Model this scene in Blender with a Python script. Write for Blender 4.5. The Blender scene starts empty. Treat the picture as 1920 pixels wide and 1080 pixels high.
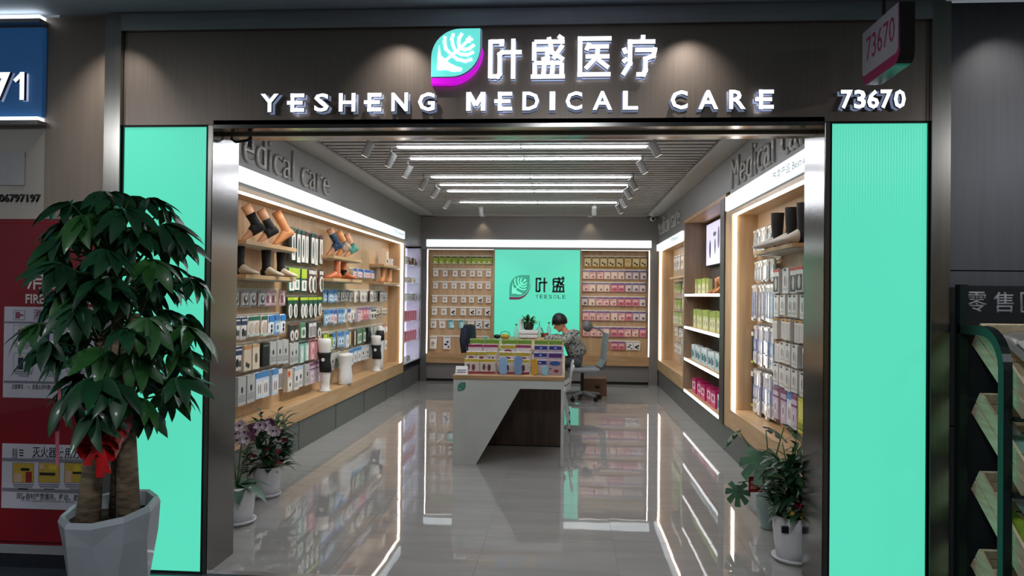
import bpy, bmesh, math, random
from mathutils import Vector, Matrix
random.seed(7)
SC = bpy.context.scene
COL = SC.collection
# ------------------------------------------------------------------ camera
FPX, EYE, ROLL = 1420.0, 1.55, 0.011
YAW, PITCH = math.atan(102.2 / FPX), math.atan(13.9 / FPX)
_f = Vector((-math.sin(YAW) * math.cos(PITCH), math.cos(YAW) * math.cos(PITCH), math.sin(PITCH)))
_r0 = Vector((math.cos(YAW), math.sin(YAW), 0)); _u0 = _r0.cross(_f)
_r = _r0 * math.cos(ROLL) + _u0 * math.sin(ROLL)
_u = -_r0 * math.sin(ROLL) + _u0 * math.cos(ROLL)
CAMP = Vector((0, 0, EYE))
cd = bpy.data.cameras.new('camera'); cam = bpy.data.objects.new('camera', cd); COL.objects.link(cam)
cd.sensor_width = 36; cd.lens = 36 * FPX / 1920; cd.clip_start = .05; cd.clip_end = 100
cam.matrix_world = Matrix(((_r.x, _u.x, -_f.x, 0), (_r.y, _u.y, -_f.y, 0), (_r.z, _u.z, -_f.z, EYE), (0, 0, 0, 1)))
SC.camera = cam
def ray(x, y): return _f + _r * ((x - 960) / FPX) - _u * ((y - 540) / FPX)
def PY(x, y, v): d = ray(x, y); return CAMP + d * (v / d.y)      # pixel -> point on the plane y = v
def PX(x, y, v): d = ray(x, y); return CAMP + d * (v / d.x)
def PZ(x, y, v=0): d = ray(x, y); return CAMP + d * ((v - EYE) / d.z)
# ------------------------------------------------------------------ world, exposure
w = bpy.data.worlds.new('world'); SC.world = w; w.use_nodes = True
w.node_tree.nodes['Background'].inputs[0].default_value = (.45, .5, .56, 1)
w.node_tree.nodes['Background'].inputs[1].default_value = .32
SC.view_settings.view_transform = 'Standard'; SC.view_settings.look = 'None'
SC.view_settings.gamma = 1; SC.view_settings.use_curve_mapping = False
SC.view_settings.exposure = 0.0
E_STRIP, E_LED, E_BOX, E_PANEL, P_SPOT, P_HALL, P_FRONT = 30.0, 7.0, .90, .66, 45.0, 54.0, 26.0
# ------------------------------------------------------------------ colour and materials
def lin(c): return c / 12.92 if c <= .04045 else ((c + .055) / 1.055) ** 2.4
def C(h):
    h = h.lstrip('#'); return tuple(lin(int(h[i:i + 2], 16) / 255) for i in (0, 2, 4)) + (1,)
_mats = {}
def mat(name, col='#808080', rough=.5, metal=0., emit=None, es=0., var=.0, scale=20., bump=0., spec=.5, alpha=1., trans=0., coat=0., ior=1.45, stretch=None, col2=None, aniso=0.):
    if name in _mats: return _mats[name]
    m = bpy.data.materials.new(name); m.use_nodes = True; nt = m.node_tree
    b = nt.nodes['Principled BSDF']
    c = C(col) if isinstance(col, str) else tuple(col) + (1,)
    b.inputs['Base Color'].default_value = c
    b.inputs['Roughness'].default_value = rough; b.inputs['Metallic'].default_value = metal
    b.inputs['Specular IOR Level'].default_value = spec; b.inputs['IOR'].default_value = ior
    b.inputs['Alpha'].default_value = alpha; b.inputs['Transmission Weight'].default_value = trans
    b.inputs['Coat Weight'].default_value = coat; b.inputs['Anisotropic'].default_value = aniso
    if emit:
        b.inputs['Emission Color'].default_value = C(emit) if isinstance(emit, str) else tuple(emit) + (1,)
        b.inputs['Emission Strength'].default_value = es
    if var or bump or col2:
        tc = nt.nodes.new('ShaderNodeTexCoord'); mp = nt.nodes.new('ShaderNodeMapping')
        nt.links.new(tc.outputs['Object'], mp.inputs[0])
        if stretch: mp.inputs['Scale'].default_value = stretch
        nz = nt.nodes.new('ShaderNodeTexNoise'); nz.inputs['Scale'].default_value = scale; nz.inputs['Detail'].default_value = 4
        nt.links.new(mp.outputs[0], nz.inputs[0])
        if var or col2:
            rp = nt.nodes.new('ShaderNodeValToRGB')
            k = C(col2) if col2 else tuple(x * (1 - var) for x in c[:3]) + (1,)
            rp.color_ramp.elements[0].position = .35; rp.color_ramp.elements[0].color = k
            rp.color_ramp.elements[1].position = .65; rp.color_ramp.elements[1].color = c if col2 else tuple(min(1, x * (1 + var)) for x in c[:3]) + (1,)
            nt.links.new(nz.outputs[0], rp.inputs[0]); nt.links.new(rp.outputs[0], b.inputs['Base Color'])
        if bump:
            bp = nt.nodes.new('ShaderNodeBump'); bp.inputs['Strength'].default_value = bump; bp.inputs['Distance'].default_value = .01
            nt.links.new(nz.outputs[0], bp.inputs['Height']); nt.links.new(bp.outputs[0], b.inputs['Normal'])
    _mats[name] = m
    return m
def ink(h): return mat('ink_' + h.strip('#'), h, .45, var=.06, scale=60)
def film(h): return mat('film_' + h.strip('#'), h, .18, var=.12, scale=35, bump=.35, coat=.4)
WOOD = mat('oak_laminate', '#c2a27c', .42, var=.10, scale=3, stretch=(6, 6, .6), col2='#b2926c')
WOODH = mat('oak_horizontal', '#c6a57c', .35, var=.10, scale=3, stretch=(6, .6, 6), col2='#b58e60')
WOODX = mat('oak_crosswise', '#b7946c', .38, var=.10, scale=3, stretch=(.6, 6, 6), col2='#a07e58')
WALNUT = mat('walnut_panel', '#584a42', .5, var=.2, scale=3, stretch=(8, 8, .5), col2='#463a34')
GREY = mat('grey_lacquer', '#76726e', .42, var=.03, scale=2)
PLINTH = mat('plinth_grey', '#5a5957', .35, var=.05, scale=3)
STEEL = mat('brushed_steel', '#a4a09a', .22, 1., var=.06, scale=60, stretch=(1, 1, .04))
STEELH = mat('brushed_steel_long', '#b4b4b8', .3, 1., var=.06, scale=60, stretch=(.04, 1, 1))
MIRROR = mat('polished_steel', '#8f8d8a', .16, 1., bump=.05, scale=3, stretch=(1, 1, 2.2))
HEADER = mat('dark_titanium_panel', '#8a7f77', .38, .8, var=.05, scale=80, stretch=(1, 1, .03))
WHITE = mat('white_plastic', '#e4e4e2', .4, var=.03, scale=30)
BLACK = mat('black_plastic', '#121212', .45, var=.1, scale=40)
DARK = mat('dark_metal', '#26282b', .4, .4, var=.1, scale=30)
LED = mat('led_white', '#ffffff', .5, emit='#fffaf2', es=E_LED)
STRIP = mat('led_strip_cool', '#ffffff', .5, emit='#f2f6ff', es=E_STRIP)
LBOX = mat('lightbox_white', '#ffffff', .3, emit='#e6f4f8', es=E_BOX)
def panel_green():
    m = mat('green_lightbox_acrylic', '#2f8f78', .25, emit=(.098, .66, .455), es=E_PANEL / .66)
    nt = m.node_tree; b = nt.nodes['Principled BSDF']
    tc = nt.nodes.new('ShaderNodeTexCoord'); wv = nt.nodes.new('ShaderNodeTexWave'); wv.inputs['Scale'].default_value = 22; wv.bands_direction = 'X'
    bp = nt.nodes.new('ShaderNodeBump'); bp.inputs['Strength'].default_value = .25; bp.inputs['Distance'].default_value = .004
    nt.links.new(tc.outputs['Object'], wv.inputs[0]); nt.links.new(wv.outputs[0], bp.inputs['Height']); nt.links.new(bp.outputs[0], b.inputs['Normal'])
    return m
GREEN = panel_green()
# ------------------------------------------------------------------ mesh builder
class MB:
    def __init__(s): s.v = []; s.f = []; s.m = []; s.T = None
    def add(s, vs, fs, mi=0):
        n = len(s.v)
        s.v += [tuple(s.T @ Vector(p)) for p in vs] if s.T else [tuple(p) for p in vs]
        for f in fs: s.f.append(tuple(n + i for i in f)); s.m.append(mi)
        return s
    def box(s, x0, x1, y0, y1, z0, z1, mi=0):
        x0, x1 = sorted((x0, x1)); y0, y1 = sorted((y0, y1)); z0, z1 = sorted((z0, z1))
        return s.add([(x0, y0, z0), (x1, y0, z0), (x1, y1, z0), (x0, y1, z0), (x0, y0, z1), (x1, y0, z1), (x1, y1, z1), (x0, y1, z1)],
                     [(0, 3, 2, 1), (4, 5, 6, 7), (0, 1, 5, 4), (1, 2, 6, 5), (2, 3, 7, 6), (3, 0, 4, 7)], mi)
    def prism(s, poly, d0, d1, ax='y', mi=0, mis=None):          # poly in the plane across the axis, extruded d0..d1
        def P(a, b, d): return (a, d, b) if ax == 'y' else ((d, a, b) if ax == 'x' else (a, b, d))
        n = len(poly); vs = [P(a, b, d0) for a, b in poly] + [P(a, b, d1) for a, b in poly]
        ar = sum(poly[i][0] * poly[(i + 1) % n][1] - poly[(i + 1) % n][0] * poly[i][1] for i in range(n))
        flip = (ar < 0) != (ax == 'y')
        if d1 < d0: flip = not flip
        a, b = tuple(range(n))[::-1], tuple(range(n, 2 * n))
        q = [(i, (i + 1) % n, n + (i + 1) % n, n + i) for i in range(n)]
        if flip: a, b, q = a[::-1], b[::-1], [x[::-1] for x in q]
        s.add(vs, [a, b], mi); k = len(s.v) - 2 * n
        for x in q: s.f.append(tuple(k + i for i in x)); s.m.append(mi if mis is None else mis)
        return s
    def tube(s, pts, r, n=8, mi=0, cap=True):
        pts = [Vector(p) for p in pts]; rs = r if isinstance(r, (list, tuple)) else [r] * len(pts)
        k0 = len(s.v); up = None; vs = []
        for i, p in enumerate(pts):
            t = (pts[min(i + 1, len(pts) - 1)] - pts[max(i - 1, 0)]).normalized()
            if up is None: up = Vector((0, 0, 1)) if abs(t.z) < .9 else Vector((1, 0, 0))
            a = t.cross(up).normalized(); b = a.cross(t).normalized(); up = b
            for j in range(n):
                an = 2 * math.pi * j / n; vs.append(p + (a * math.cos(an) + b * math.sin(an)) * rs[i])
        fs = [(i * n + j, i * n + (j + 1) % n, (i + 1) * n + (j + 1) % n, (i + 1) * n + j) for i in range(len(pts) - 1) for j in range(n)]
        if cap: fs += [tuple(range(n))[::-1], tuple((len(pts) - 1) * n + j for j in range(n))]
        return s.add(vs, fs, mi)
    def lathe(s, prof, n=24, cx=0, cy=0, mi=0, fn=None, cap=True):   # prof: (radius, z)
        vs = []
        for i, (r, z) in enumerate(prof):
            for j in range(n):
                a = 2 * math.pi * j / n; rr = fn(r, z, a) if fn else r
                vs.append((cx + rr * math.cos(a), cy + rr * math.sin(a), z))
        fs = [(i * n + j, i * n + (j + 1) % n, (i + 1) * n + (j + 1) % n, (i + 1) * n + j) for i in range(len(prof) - 1) for j in range(n)]
        if cap: fs += [tuple(range(n))[::-1], tuple((len(prof) - 1) * n + j for j in range(n))]
        return s.add(vs, fs, mi)
    def ball(s, c, rx, ry, rz, n=10, mi=0):
        prof = [(math.sin(math.pi * i / n), -math.cos(math.pi * i / n)) for i in range(n + 1)]
        vs = []; m = n + 2
        for r, z in prof:
            for j in range(m):
                a = 2 * math.pi * j / m; vs.append((c[0] + rx * max(r, .001) * math.cos(a), c[1] + ry * max(r, .001) * math.sin(a), c[2] + rz * z))
        return s.add(vs, [(i * m + j, i * m + (j + 1) % m, (i + 1) * m + (j + 1) % m, (i + 1) * m + j) for i in range(n) for j in range(m)], mi)
    def stroke(s, pts, wd, d0, d1, mi=0, mis=None, ext=.5):       # thick line of flat prisms in the xz plane
        for i in range(len(pts) - 1):
            a, b = Vector(pts[i]), Vector(pts[i + 1]); t = (b - a).normalized(); n = Vector((-t.y, t.x)) * wd / 2
            e0 = t * wd * (ext if i else 0); e1 = t * wd * (ext if i < len(pts) - 2 else 0)
            if ext == 0: e0 = e1 = t * 0
            P = [a - e0 - n, b + e1 - n, b + e1 + n, a - e0 + n]
            s.prism([(p.x, p.y) for p in P], d0, d1, 'y', mi, mis)
        return s
    def mesh(s, name, mats, smooth=False):
        me = bpy.data.meshes.new(name); me.from_pydata(s.v, [], s.f)
        for m in (mats if isinstance(mats, (list, tuple)) else [mats]): me.materials.append(m)
        me.polygons.foreach_set('material_index', s.m)
        if smooth: me.polygons.foreach_set('use_smooth', [True] * len(s.f))
        me.update(); return me
    def build(s, name, mats, parent=None, smooth=False, bevel=0, world=True, loc=None, rz=0):
        if parent is not None and world and s.T is None and parent.rotation_euler.z == 0:
            o = parent.location; s.v = [(x - o.x, y - o.y, z - o.z) for x, y, z in s.v]
        ob = link(name, s.mesh(name, mats, smooth), parent)
        if loc is not None: ob.location = loc
        if rz: ob.rotation_euler.z = rz
        if bevel:
            b = ob.modifiers.new('bevel', 'BEVEL'); b.width = bevel; b.segments = 2; b.limit_method = 'ANGLE'
        return ob
def link(name, me, parent=None):
    o = bpy.data.objects.new(name, me); COL.objects.link(o)
    if parent is not None: o.parent = parent
    return o
_seen = {}
def tag(o, label, cat, group=None):
    o['label'] = label; o['category'] = cat
    if group: o['group'] = group
    n = len(label.replace(',', ' ').split())
    if label in _seen: print('DUPLABEL', label)
    if n > 16 or n < 4: print('LABELLEN', n, label)
    _seen[label] = 1
    return o
def thing(name, label, cat, loc=(0, 0, 0), rz=0, group=None):
    o = bpy.data.objects.new(name, None); COL.objects.link(o); o.empty_display_size = .1
    o.location = loc; o.rotation_euler.z = rz
    return tag(o, label, cat, group)
def struct(o): o['kind'] = 'structure'; return o
def stuff(o): o['kind'] = 'stuff'; return o
def box(name, m, x0, x1, y0, y1, z0, z1, parent=None, bevel=0):
    return MB().box(x0, x1, y0, y1, z0, z1).build(name, m, parent, bevel=bevel)
def sbox(name, m, *a, **k): return struct(box(name, m, *a, **k))
ORD = ['first', 'second', 'third', 'fourth', 'fifth', 'sixth', 'seventh', 'eighth', 'ninth', 'tenth', 'eleventh', 'twelfth', 'thirteenth', 'fourteenth', 'fifteenth', 'sixteenth', 'seventeenth', 'eighteenth', 'nineteenth', 'twentieth']
# ------------------------------------------------------------------ lettering
_tc = {}
def glyphs(body, bold=0., res=2):
    """flat outline polygons of a text, as a mesh in the xy plane (cached)"""
    k = (body, bold, res)
    if k not in _tc:
        c = bpy.data.curves.new('text', 'FONT'); c.body = body; c.resolution_u = res; c.offset = bold; c.fill_mode = 'BOTH'
        o = bpy.data.objects.new('text', c); COL.objects.link(o)
        dg = bpy.context.evaluated_depsgraph_get(); dg.update()
        me = bpy.data.meshes.new_from_object(o.evaluated_get(dg))
        bpy.data.objects.remove(o); bpy.data.curves.remove(c); _tc[k] = me
    return _tc[k]
def letters(name, body, m, x, z, wd=None, ht=None, thick=.001, y=0, bold=0., parent=None, res=2, rz=0, loc=None, edge=None, align='l'):
    """text standing in the local xz plane facing -y; (x, z) is the lower left corner of its box"""
    me = glyphs(body, bold, res)
    xs = [v.co.x for v in me.vertices]; ys = [v.co.y for v in me.vertices]
    x0, x1, y0, y1 = min(xs), max(xs), min(ys), max(ys)
    sx = wd / (x1 - x0) if wd else None; sy = ht / (y1 - y0) if ht else None
    sx = sx or sy; sy = sy or sx
    if align == 'c': x -= (x1 - x0) * sx / 2
    bm = bmesh.new(); bm.from_mesh(me)
    for v in bm.verts: v.co = Vector((x + (v.co.x - x0) * sx, y - thick, z + (v.co.y - y0) * sy))
    for f in bm.faces: f.material_index = 0
    bmesh.ops.recalc_face_normals(bm, faces=bm.faces)
    for f in bm.faces:
        if f.normal.y > 0: f.normal_flip()
    if thick > .0015:
        fs = list(bm.faces); r = bmesh.ops.extrude_face_region(bm, geom=fs)
        for v in [g for g in r['geom'] if isinstance(g, bmesh.types.BMVert)]: v.co.y -= 0
        for v in bm.verts: pass
        new = set(g for g in r['geom'] if isinstance(g, bmesh.types.BMVert))
        for v in new: v.co.y = y - thick
        for v in bm.verts:
            if v not in new: v.co.y = y
        for f in bm.faces:
            if abs(f.normal.y) < .5 and edge is not None: f.material_index = 1
        bm.normal_update()
        for f in bm.faces:
            if edge is not None: f.material_index = 0 if all(v in new for v in f.verts) else 1
    if parent is not None and parent.rotation_euler.z == 0 and loc is None:
        for v in bm.verts: v.co -= parent.location
    out = bpy.data.meshes.new(name); bm.to_mesh(out); bm.free()
    out.materials.append(m)
    if edge is not None: out.materials.append(edge)
    o = link(name, out, parent)
    if loc is not None: o.location = loc
    o.rotation_euler.z = rz
    return o
# ================================================================== THE SETTING
XL, XR, YB, YF, ZC = -2.6, 1.6, 13.55, 4.05, 2.95     # cabinet fronts, back wall, shop front, ceiling edge
# --- shop floor: large polished porcelain tiles
def tile_mat():
    m = mat('polished_porcelain', '#8f8d89', .018, spec=.5, coat=.0, ior=1.75)
    nt = m.node_tree; b = nt.nodes['Principled BSDF']
    tc = nt.nodes.new('ShaderNodeTexCoord'); mp = nt.nodes.new('ShaderNodeMapping'); mp.inputs['Scale'].default_value = (.6, 5, 1)
    nz = nt.nodes.new('ShaderNodeTexNoise'); nz.inputs['Scale'].default_value = 1.6; nz.inputs['Detail'].default_value = 6; nz.inputs['Distortion'].default_value = .8
    oi = nt.nodes.new('ShaderNodeObjectInfo'); vm = nt.nodes.new('ShaderNodeVectorMath'); vm.operation = 'ADD'
    nt.links.new(tc.outputs['Object'], mp.inputs[0]); nt.links.new(mp.outputs[0], vm.inputs[0]); nt.links.new(oi.outputs['Location'], vm.inputs[1]); nt.links.new(vm.outputs[0], nz.inputs[0])
    rp = nt.nodes.new('ShaderNodeValToRGB'); rp.color_ramp.elements[0].position = .3; rp.color_ramp.elements[1].position = .7
    rp.color_ramp.elements[0].color = C('#959390'); rp.color_ramp.elements[1].color = C('#a09e9b')
    nt.links.new(nz.outputs[0], rp.inputs[0]); nt.links.new(rp.outputs[0], b.inputs['Base Color'])
    n2 = nt.nodes.new('ShaderNodeTexNoise'); n2.inputs['Scale'].default_value = 2.2; nt.links.new(tc.outputs['Object'], n2.inputs[0])
    bp = nt.nodes.new('ShaderNodeBump'); bp.inputs['Strength'].default_value = .025; bp.inputs['Distance'].default_value = .02
    nt.links.new(n2.outputs[0], bp.inputs['Height']); nt.links.new(bp.outputs[0], b.inputs['Normal'])
    return m
TILE = tile_mat()
floor = sbox('floor', mat('tile_grout', '#6b6966', .7, var=.1), -3.0, 2.0, YF, 13.7, -.06, -.002)
tx = [-2.93, -2.12, -1.31, -.50, .31, 1.12, 1.98]
ty = [YF + .004 + .8 * i for i in range(12)] + [13.7]
for i in range(len(tx) - 1):
    for j in range(len(ty) - 1):
        g = .0013
        cx, cy = (tx[i] + tx[i + 1]) / 2, (ty[j] + ty[j + 1]) / 2
        a, b = (tx[i + 1] - tx[i]) / 2 - g, (ty[j + 1] - ty[j]) / 2 - g
        o = MB().box(-a, a, -b, b, -.02, 0).build('tile', TILE, floor, world=False, loc=(cx, cy, 0))
# --- corridor floor, ceiling and the far side of the corridor
HFLOOR = mat('corridor_stone', '#3b4048', .12, var=.15, scale=6, coat=.2)
hf = sbox('floor_corridor', mat('corridor_grout', '#25282c', .8, var=.1), -7, 7, -4, YF, -.06, -.002)
for i in range(9):
    for j in range(6):
        x0, y0 = -5.4 + i * 1.2, YF - .003 - (j + 1) * 1.2
        MB().box(.002, 1.198, .002, 1.198, -.02, 0).build('tile', HFLOOR, hf, world=False, loc=(x0, y0, 0))
CEILM = mat('corridor_ceiling_paint', '#b4bac2', .6, var=.03, scale=4)
sbox('ceiling_corridor', CEILM, -7, 7, -4, YF, 3.10, 3.2)
sbox('wall_opposite', mat('ochre_wall', '#b49a5c', .6, var=.15, scale=1.2, col2='#6e5c48'), -7, 7, -4.1, -4, 0, 3.1)
# --- outer shell of the shop
WALLM = mat('wall_paint_grey', '#77736f', .5, var=.03, scale=3)
sbox('wall_left', WALLM, -3.05, -2.93, YF + .33, 13.8, 0, 3.3)
sbox('wall_right', WALLM, 1.98, 2.10, YF + .33, 13.8, 0, 3.3)
sbox('wall_back', WALLM, -3.05, 2.1, 13.7, 13.8, 0, 3.3)
sbox('wall_front_west', WALLM, -2.93, -1.97, YF + .1, YF + .33, 0, 3.3)
sbox('wall_front_east', WALLM, 1.35, 1.98, YF + .1, YF + .33, 0, 3.3)
sbox('wall_front_lintel', WALLM, -1.97, 1.35, YF + .1, YF + .33, 2.5, 3.3)
sbox('wall_upper_left', GREY, -2.93, XL - .25, YF + .33, 13.7, 2.36, 3.3)
# --- slatted ceiling with cornice
sbox('ceiling', mat('ceiling_void', '#3a3a3a', .9, var=.1), -2.93, 1.98, YF + .33, 13.7, 3.2, 3.3)
ceil = bpy.data.objects['ceiling']
SLAT = mat('slat_white_metal', '#b2b2b0', .42, var=.03)
sl = MB().box(-2.34, 1.36, -.0275, .0275, 0, .10).mesh('slat', SLAT)
for i in range(58):
    y = 4.48 + .155 * i
    o = link('slat', sl, ceil); o.location = (0, y, 2.985)
CORN = mat('cornice_paint', '#aaa7a3', .5, var=.02)
sbox('trim_1', CORN, XL - .3, -2.36, YF + .33, 13.3, ZC, 3.2)
sbox('trim_2', CORN, 1.38, XR + .3, YF + .33, 13.3, ZC, 3.2)
sbox('trim_3', CORN, -2.36, 1.38, 13.2, 13.55, ZC, 3.2)
# --- shop front portal
p = -1.957; q = 1.335
sbox('trim_4', STEEL, -2.57, -2.478, YF - .03, YF + .1, 0, 3.085)          # outer uprights and head band
sbox('trim_5', STEEL, 1.862, 1.955, YF - .03, YF + .1, 0, 3.085)
sbox('trim_6', STEELH, -2.478, 1.862, YF - .03, YF + .1, 2.995, 3.085)
sbox('trim_7', STEEL, -1.983, p - .004, YF - .005, YF + .1, 0, 2.472)
sbox('trim_8', STEEL, q + .004, 1.362, YF - .005, YF + .1, 0, 2.472)
sbox('trim_9', MIRROR, p - .012, p, YF, YF + .33, 0, 2.47)                 # polished reveals
sbox('trim_10', MIRROR, q, q + .012, YF, YF + .33, 0, 2.47)
sbox('trim_11', MIRROR, p, q, YF, YF + .13, 2.455, 2.5)                    # soffit with the shutter slot
sbox('trim_12', MIRROR, p, q, YF + .20, YF + .33, 2.455, 2.5)
sbox('trim_13', DARK, p, q, YF + .13, YF + .20, 2.49, 2.5)
sbox('trim_14', STEELH, p, q, YF + .14, YF + .19, 2.44, 2.488)
sbox('trim_15', STEELH, p, q, YF - .004, YF + .05, -.001, .004)             # threshold strip
hdr = sbox('wall_header', HEADER, -2.476, 1.860, YF, YF + .1, 2.476, 2.994)
# --- neighbours
TAUPE = mat('taupe_panel', '#8f8277', .45, .2, var=.05, scale=30, stretch=(1, 1, .05))
sbox('wall_pilaster', TAUPE, -2.932, -2.572, YF, YF + .1, 1.95, 3.085)
sbox('wall_neighbour_west', mat('pale_stone_panel', '#b9b2a9', .5, var=.05, scale=5), -6, -2.934, YF + .005, YF + .1, 1.95, 3.085)
sbox('wall_neighbour_lower', mat('brown_panel', '#5a4a44', .5, var=.05), -6, -2.572, YF + .02, YF + .1, 0, 1.95)
DKW = mat('charcoal_panel', '#66676c', .38, .6, var=.05, scale=50, stretch=(1, 1, .04))
we = sbox('wall_neighbour_east', mat('panel_gap', '#18191b', .8, var=.05), 1.957, 6, YF + .02, YF + .1, 0, 3.085)
for k in range(4):
    for (z0, z1) in ((0, .9), (.906, 1.70), (1.706, 3.085)):
        MB().box(1.957 + k * 1.0 + .003, 2.957 + k * 1.0 - .003, YF, YF + .02, z0, z1).build('panel', DKW, we)
sbox('baseboard_west', mat('white_skirting', '#8f9194', .5, var=.04), -6, -2.575, YF - .012, YF + .02, .078, .128)
sbox('baseboard_west_lower', mat('dark_skirting', '#1d222b', .4, var=.1), -6, -2.575, YF - .008, YF + .02, 0, .078)
# ================================================================== SHOP FRONT
def green_box(x0, x1, label):
    t = thing('light_panel', label, 'light panel', ((x0 + x1) / 2, YF, 0), group='green light panels flanking the entrance')
    MB().box(x0, x1, YF + .012, YF + .09, 0, 2.47).build('housing', DARK, t)
    f = MB(); e = .007
    f.box(x0, x0 + e, YF - .008, YF + .012, 0, 2.47).box(x1 - e, x1, YF - .008, YF + .012, 0, 2.47)
    f.box(x0 + e, x1 - e, YF - .008, YF + .012, 2.463, 2.47).box(x0 + e, x1 - e, YF - .008, YF + .012, 0, .012)
    f.build('frame', DARK, t)
    MB().box(x0 + e, x1 - e, YF, YF + .012, .012, 2.463).build('acrylic_face', GREEN, t)
green_box(-2.474, -1.985, 'tall glowing mint green light panel behind the money tree')
green_box(1.364, 1.858, 'tall glowing mint green light panel under the white 73670 number')
FACE = mat('sign_face_white', '#f4f6fa', .3, emit='#f2f5ff', es=1.25)
RIM = mat('sign_halo', '#8f98ac', .3, emit='#9fb0d8', es=.35)  # its glow stands in for the halo and reflection behind the letters
SIDE = mat('sign_side', '#2b3040', .4, .3)
TEALF = mat('sign_face_teal', '#62ded0', .3, emit=(.14, .72, .66), es=1.0)
PURF = mat('sign_face_magenta', '#c010c8', .3, emit=(.55, .004, .62), es=1.0)
YS = YF
def raised(sign, draw, name='letter', face=FACE, off=.03, th=.018, rim=RIM):
    """draw(mb, grow, d0, d1): a lit face on a dark return, in front of a glowing layer that stands in for its halo"""
    a = MB(); draw(a, 0, YS - off - th, YS - off, 0, 1); o = a.build(name, [face, SIDE], sign)
    b = MB(); draw(b, .002, YS - .008, YS, 0, 0); h = b.build('halo_layer', rim, None)
    h.parent = o
    ol = sign.location; h.data.transform(Matrix.Translation(-ol))
    c = MB()                                                        # stand-off pins
    xs = [v[0] for v in a.v]; zs = [v[2] for v in a.v]; ox, oy, oz = ol
    return o
# the four big characters, drawn as strokes on a unit square
CH = {
 '叶': [[(0, 1), (0, .0)], [(.0, .95), (.36, .95), (.36, .82)], [(0, .05), (.24, .05), (.30, .11), (.30, .62), (.38, .67), (1, .67)], [(.73, 1.02), (.73, -.02)]],
 '盛': [[(.08, .93), (1.0, .93)], [(.08, .93), (.08, .44)], [(.08, .73), (.48, .73), (.48, .5), (.3, .47)], [(.52, 1.05), (.62, .66), (.98, .46)], [(.95, .84), (.66, .48)], [(.80, 1.08), (.97, .98)],
       [(.08, .38), (.94, .38)], [(.10, .38), (.10, .06)], [(.40, .38), (.36, .06)], [(.66, .38), (.62, .06)], [(.92, .38), (.92, .06)], [(-.02, .03), (1.02, .03)]],
 '医': [[(1.0, .97), (0.03, .97), (.03, .03), (.98, .03)], [(.32, .86), (.22, .66)], [(.28, .76), (.92, .76)], [(.2, .50), (.94, .50)], [(.58, .76), (.56, .5), (.2, .18)], [(.58, .42), (.92, .2)]],
 '疗': [[(.62, 1.08), (.62, .90)], [(1.0, .90), (.22, .90), (.22, .32), (.0, .02)], [(.02, .74), (.10, .58)], [(.0, .36), (.14, .46)], [(.38, .68), (.98, .68), (.94, .52), (.70, .44), (.70, .14), (.64, .03), (.42, .03)]],
}
def draw_char(ch, x0, z0, wd, ht, lw):
    def f(mb, grow, d0, d1, mi, mis):
        for st in CH[ch]: mb.stroke([(x0 + lw / 2 + a * (wd - lw), z0 + lw / 2 + b * (ht - lw)) for a, b in st], lw + 2 * grow, d0, d1, mi, mis)
    return f
def leaf_outline(x0, x1, z0, z1, g=0, n=10):
    """leaf badge: pointed upper right and lower left corners, the other two round"""
    w, h = x1 - x0, z1 - z0; r = .60; P = [(x0 - g, z0 - g)]
    P += [(x1 + g - w * r + (w * r) * math.sin(t), z0 - g + h * r - (h * r) * math.cos(t)) for t in [i * math.pi / 2 / n for i in range(n + 1)]]
    P += [(x1 + g, z1 + g)]
    P += [(x0 - g + w * r - (w * r) * math.sin(t), z1 + g - h * r + (h * r) * math.cos(t)) for t in [i * math.pi / 2 / n for i in range(n + 1)]]
    return P
def swoosh(x0, x1, z0, z1, n=10):
    w, h = x1 - x0, z1 - z0; r = .60; k = .12 * h
    A = [(x0, z0 - .02 * h)] + [(x1 - w * r + w * r * math.sin(t), z0 - .02 * h + h * r - h * r * math.cos(t)) for t in [i * math.pi / 2 / n for i in range(n + 1)]]
    B = [(x0, z0 - .02 * h - k)] + [(x1 - w * r + w * r * 1.04 * math.sin(t), z0 - .02 * h + h * r - (h * r + k * (1 - .6 * i_ / n)) * math.cos(t)) for i_, t in [(i, i * math.pi / 2 / n) for i in range(n + 1)]]
    return A, B
def swoosh_mesh(mb, x0, x1, z0, z1, d0, d1, mi=0):
    A, B = swoosh(x0, x1, z0, z1)
    for i in range(len(A) - 1): mb.prism([A[i], A[i + 1], B[i + 1], B[i]], d0, d1, 'y', mi)
def logo_marks(mb, x0, z0, w, h, d0, d1, mi=0):
    """the pale plume, foot and cross inside the leaf badge"""
    def cv(pts, lw): mb.stroke([(x0 + a * w, z0 + b * h) for a, b in pts], lw * w, d0, d1, mi)
    cv([(.30, .34), (.45, .47), (.60, .60), (.74, .74)], .055)
    for pts in ([(.42, .45), (.30, .58), (.27, .72), (.28, .84)], [(.50, .52), (.44, .66), (.42, .78), (.45, .90)], [(.58, .59), (.56, .70), (.57, .80), (.63, .90)],
                [(.42, .45), (.54, .36), (.70, .32), (.84, .36)], [(.50, .52), (.62, .46), (.74, .45), (.87, .51)], [(.58, .59), (.68, .56), (.78, .58), (.88, .66)]):
        cv(pts, .062)
    cv([(.78, .70), (.78, .84)], .05); cv([(.71, .77), (.85, .77)], .05)
    ft = [(.12, .13), (.13, .40), (.16, .66), (.20, .44), (.30, .36), (.38, .28), (.50, .22), (.64, .17), (.62, .11), (.44, .10), (.32, .14)]
    mb.prism([(x0 + a * w, z0 + b * h) for a, b in ft], d0, d1, 'y', mi)
sg = thing('shop_sign', 'white illuminated sign letters and leaf emblem across the dark header', 'sign', (-.3, YF, 2.5))
lx0, lx1, lz0, lz1 = -.735, -.472, 2.715, 2.972
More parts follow.
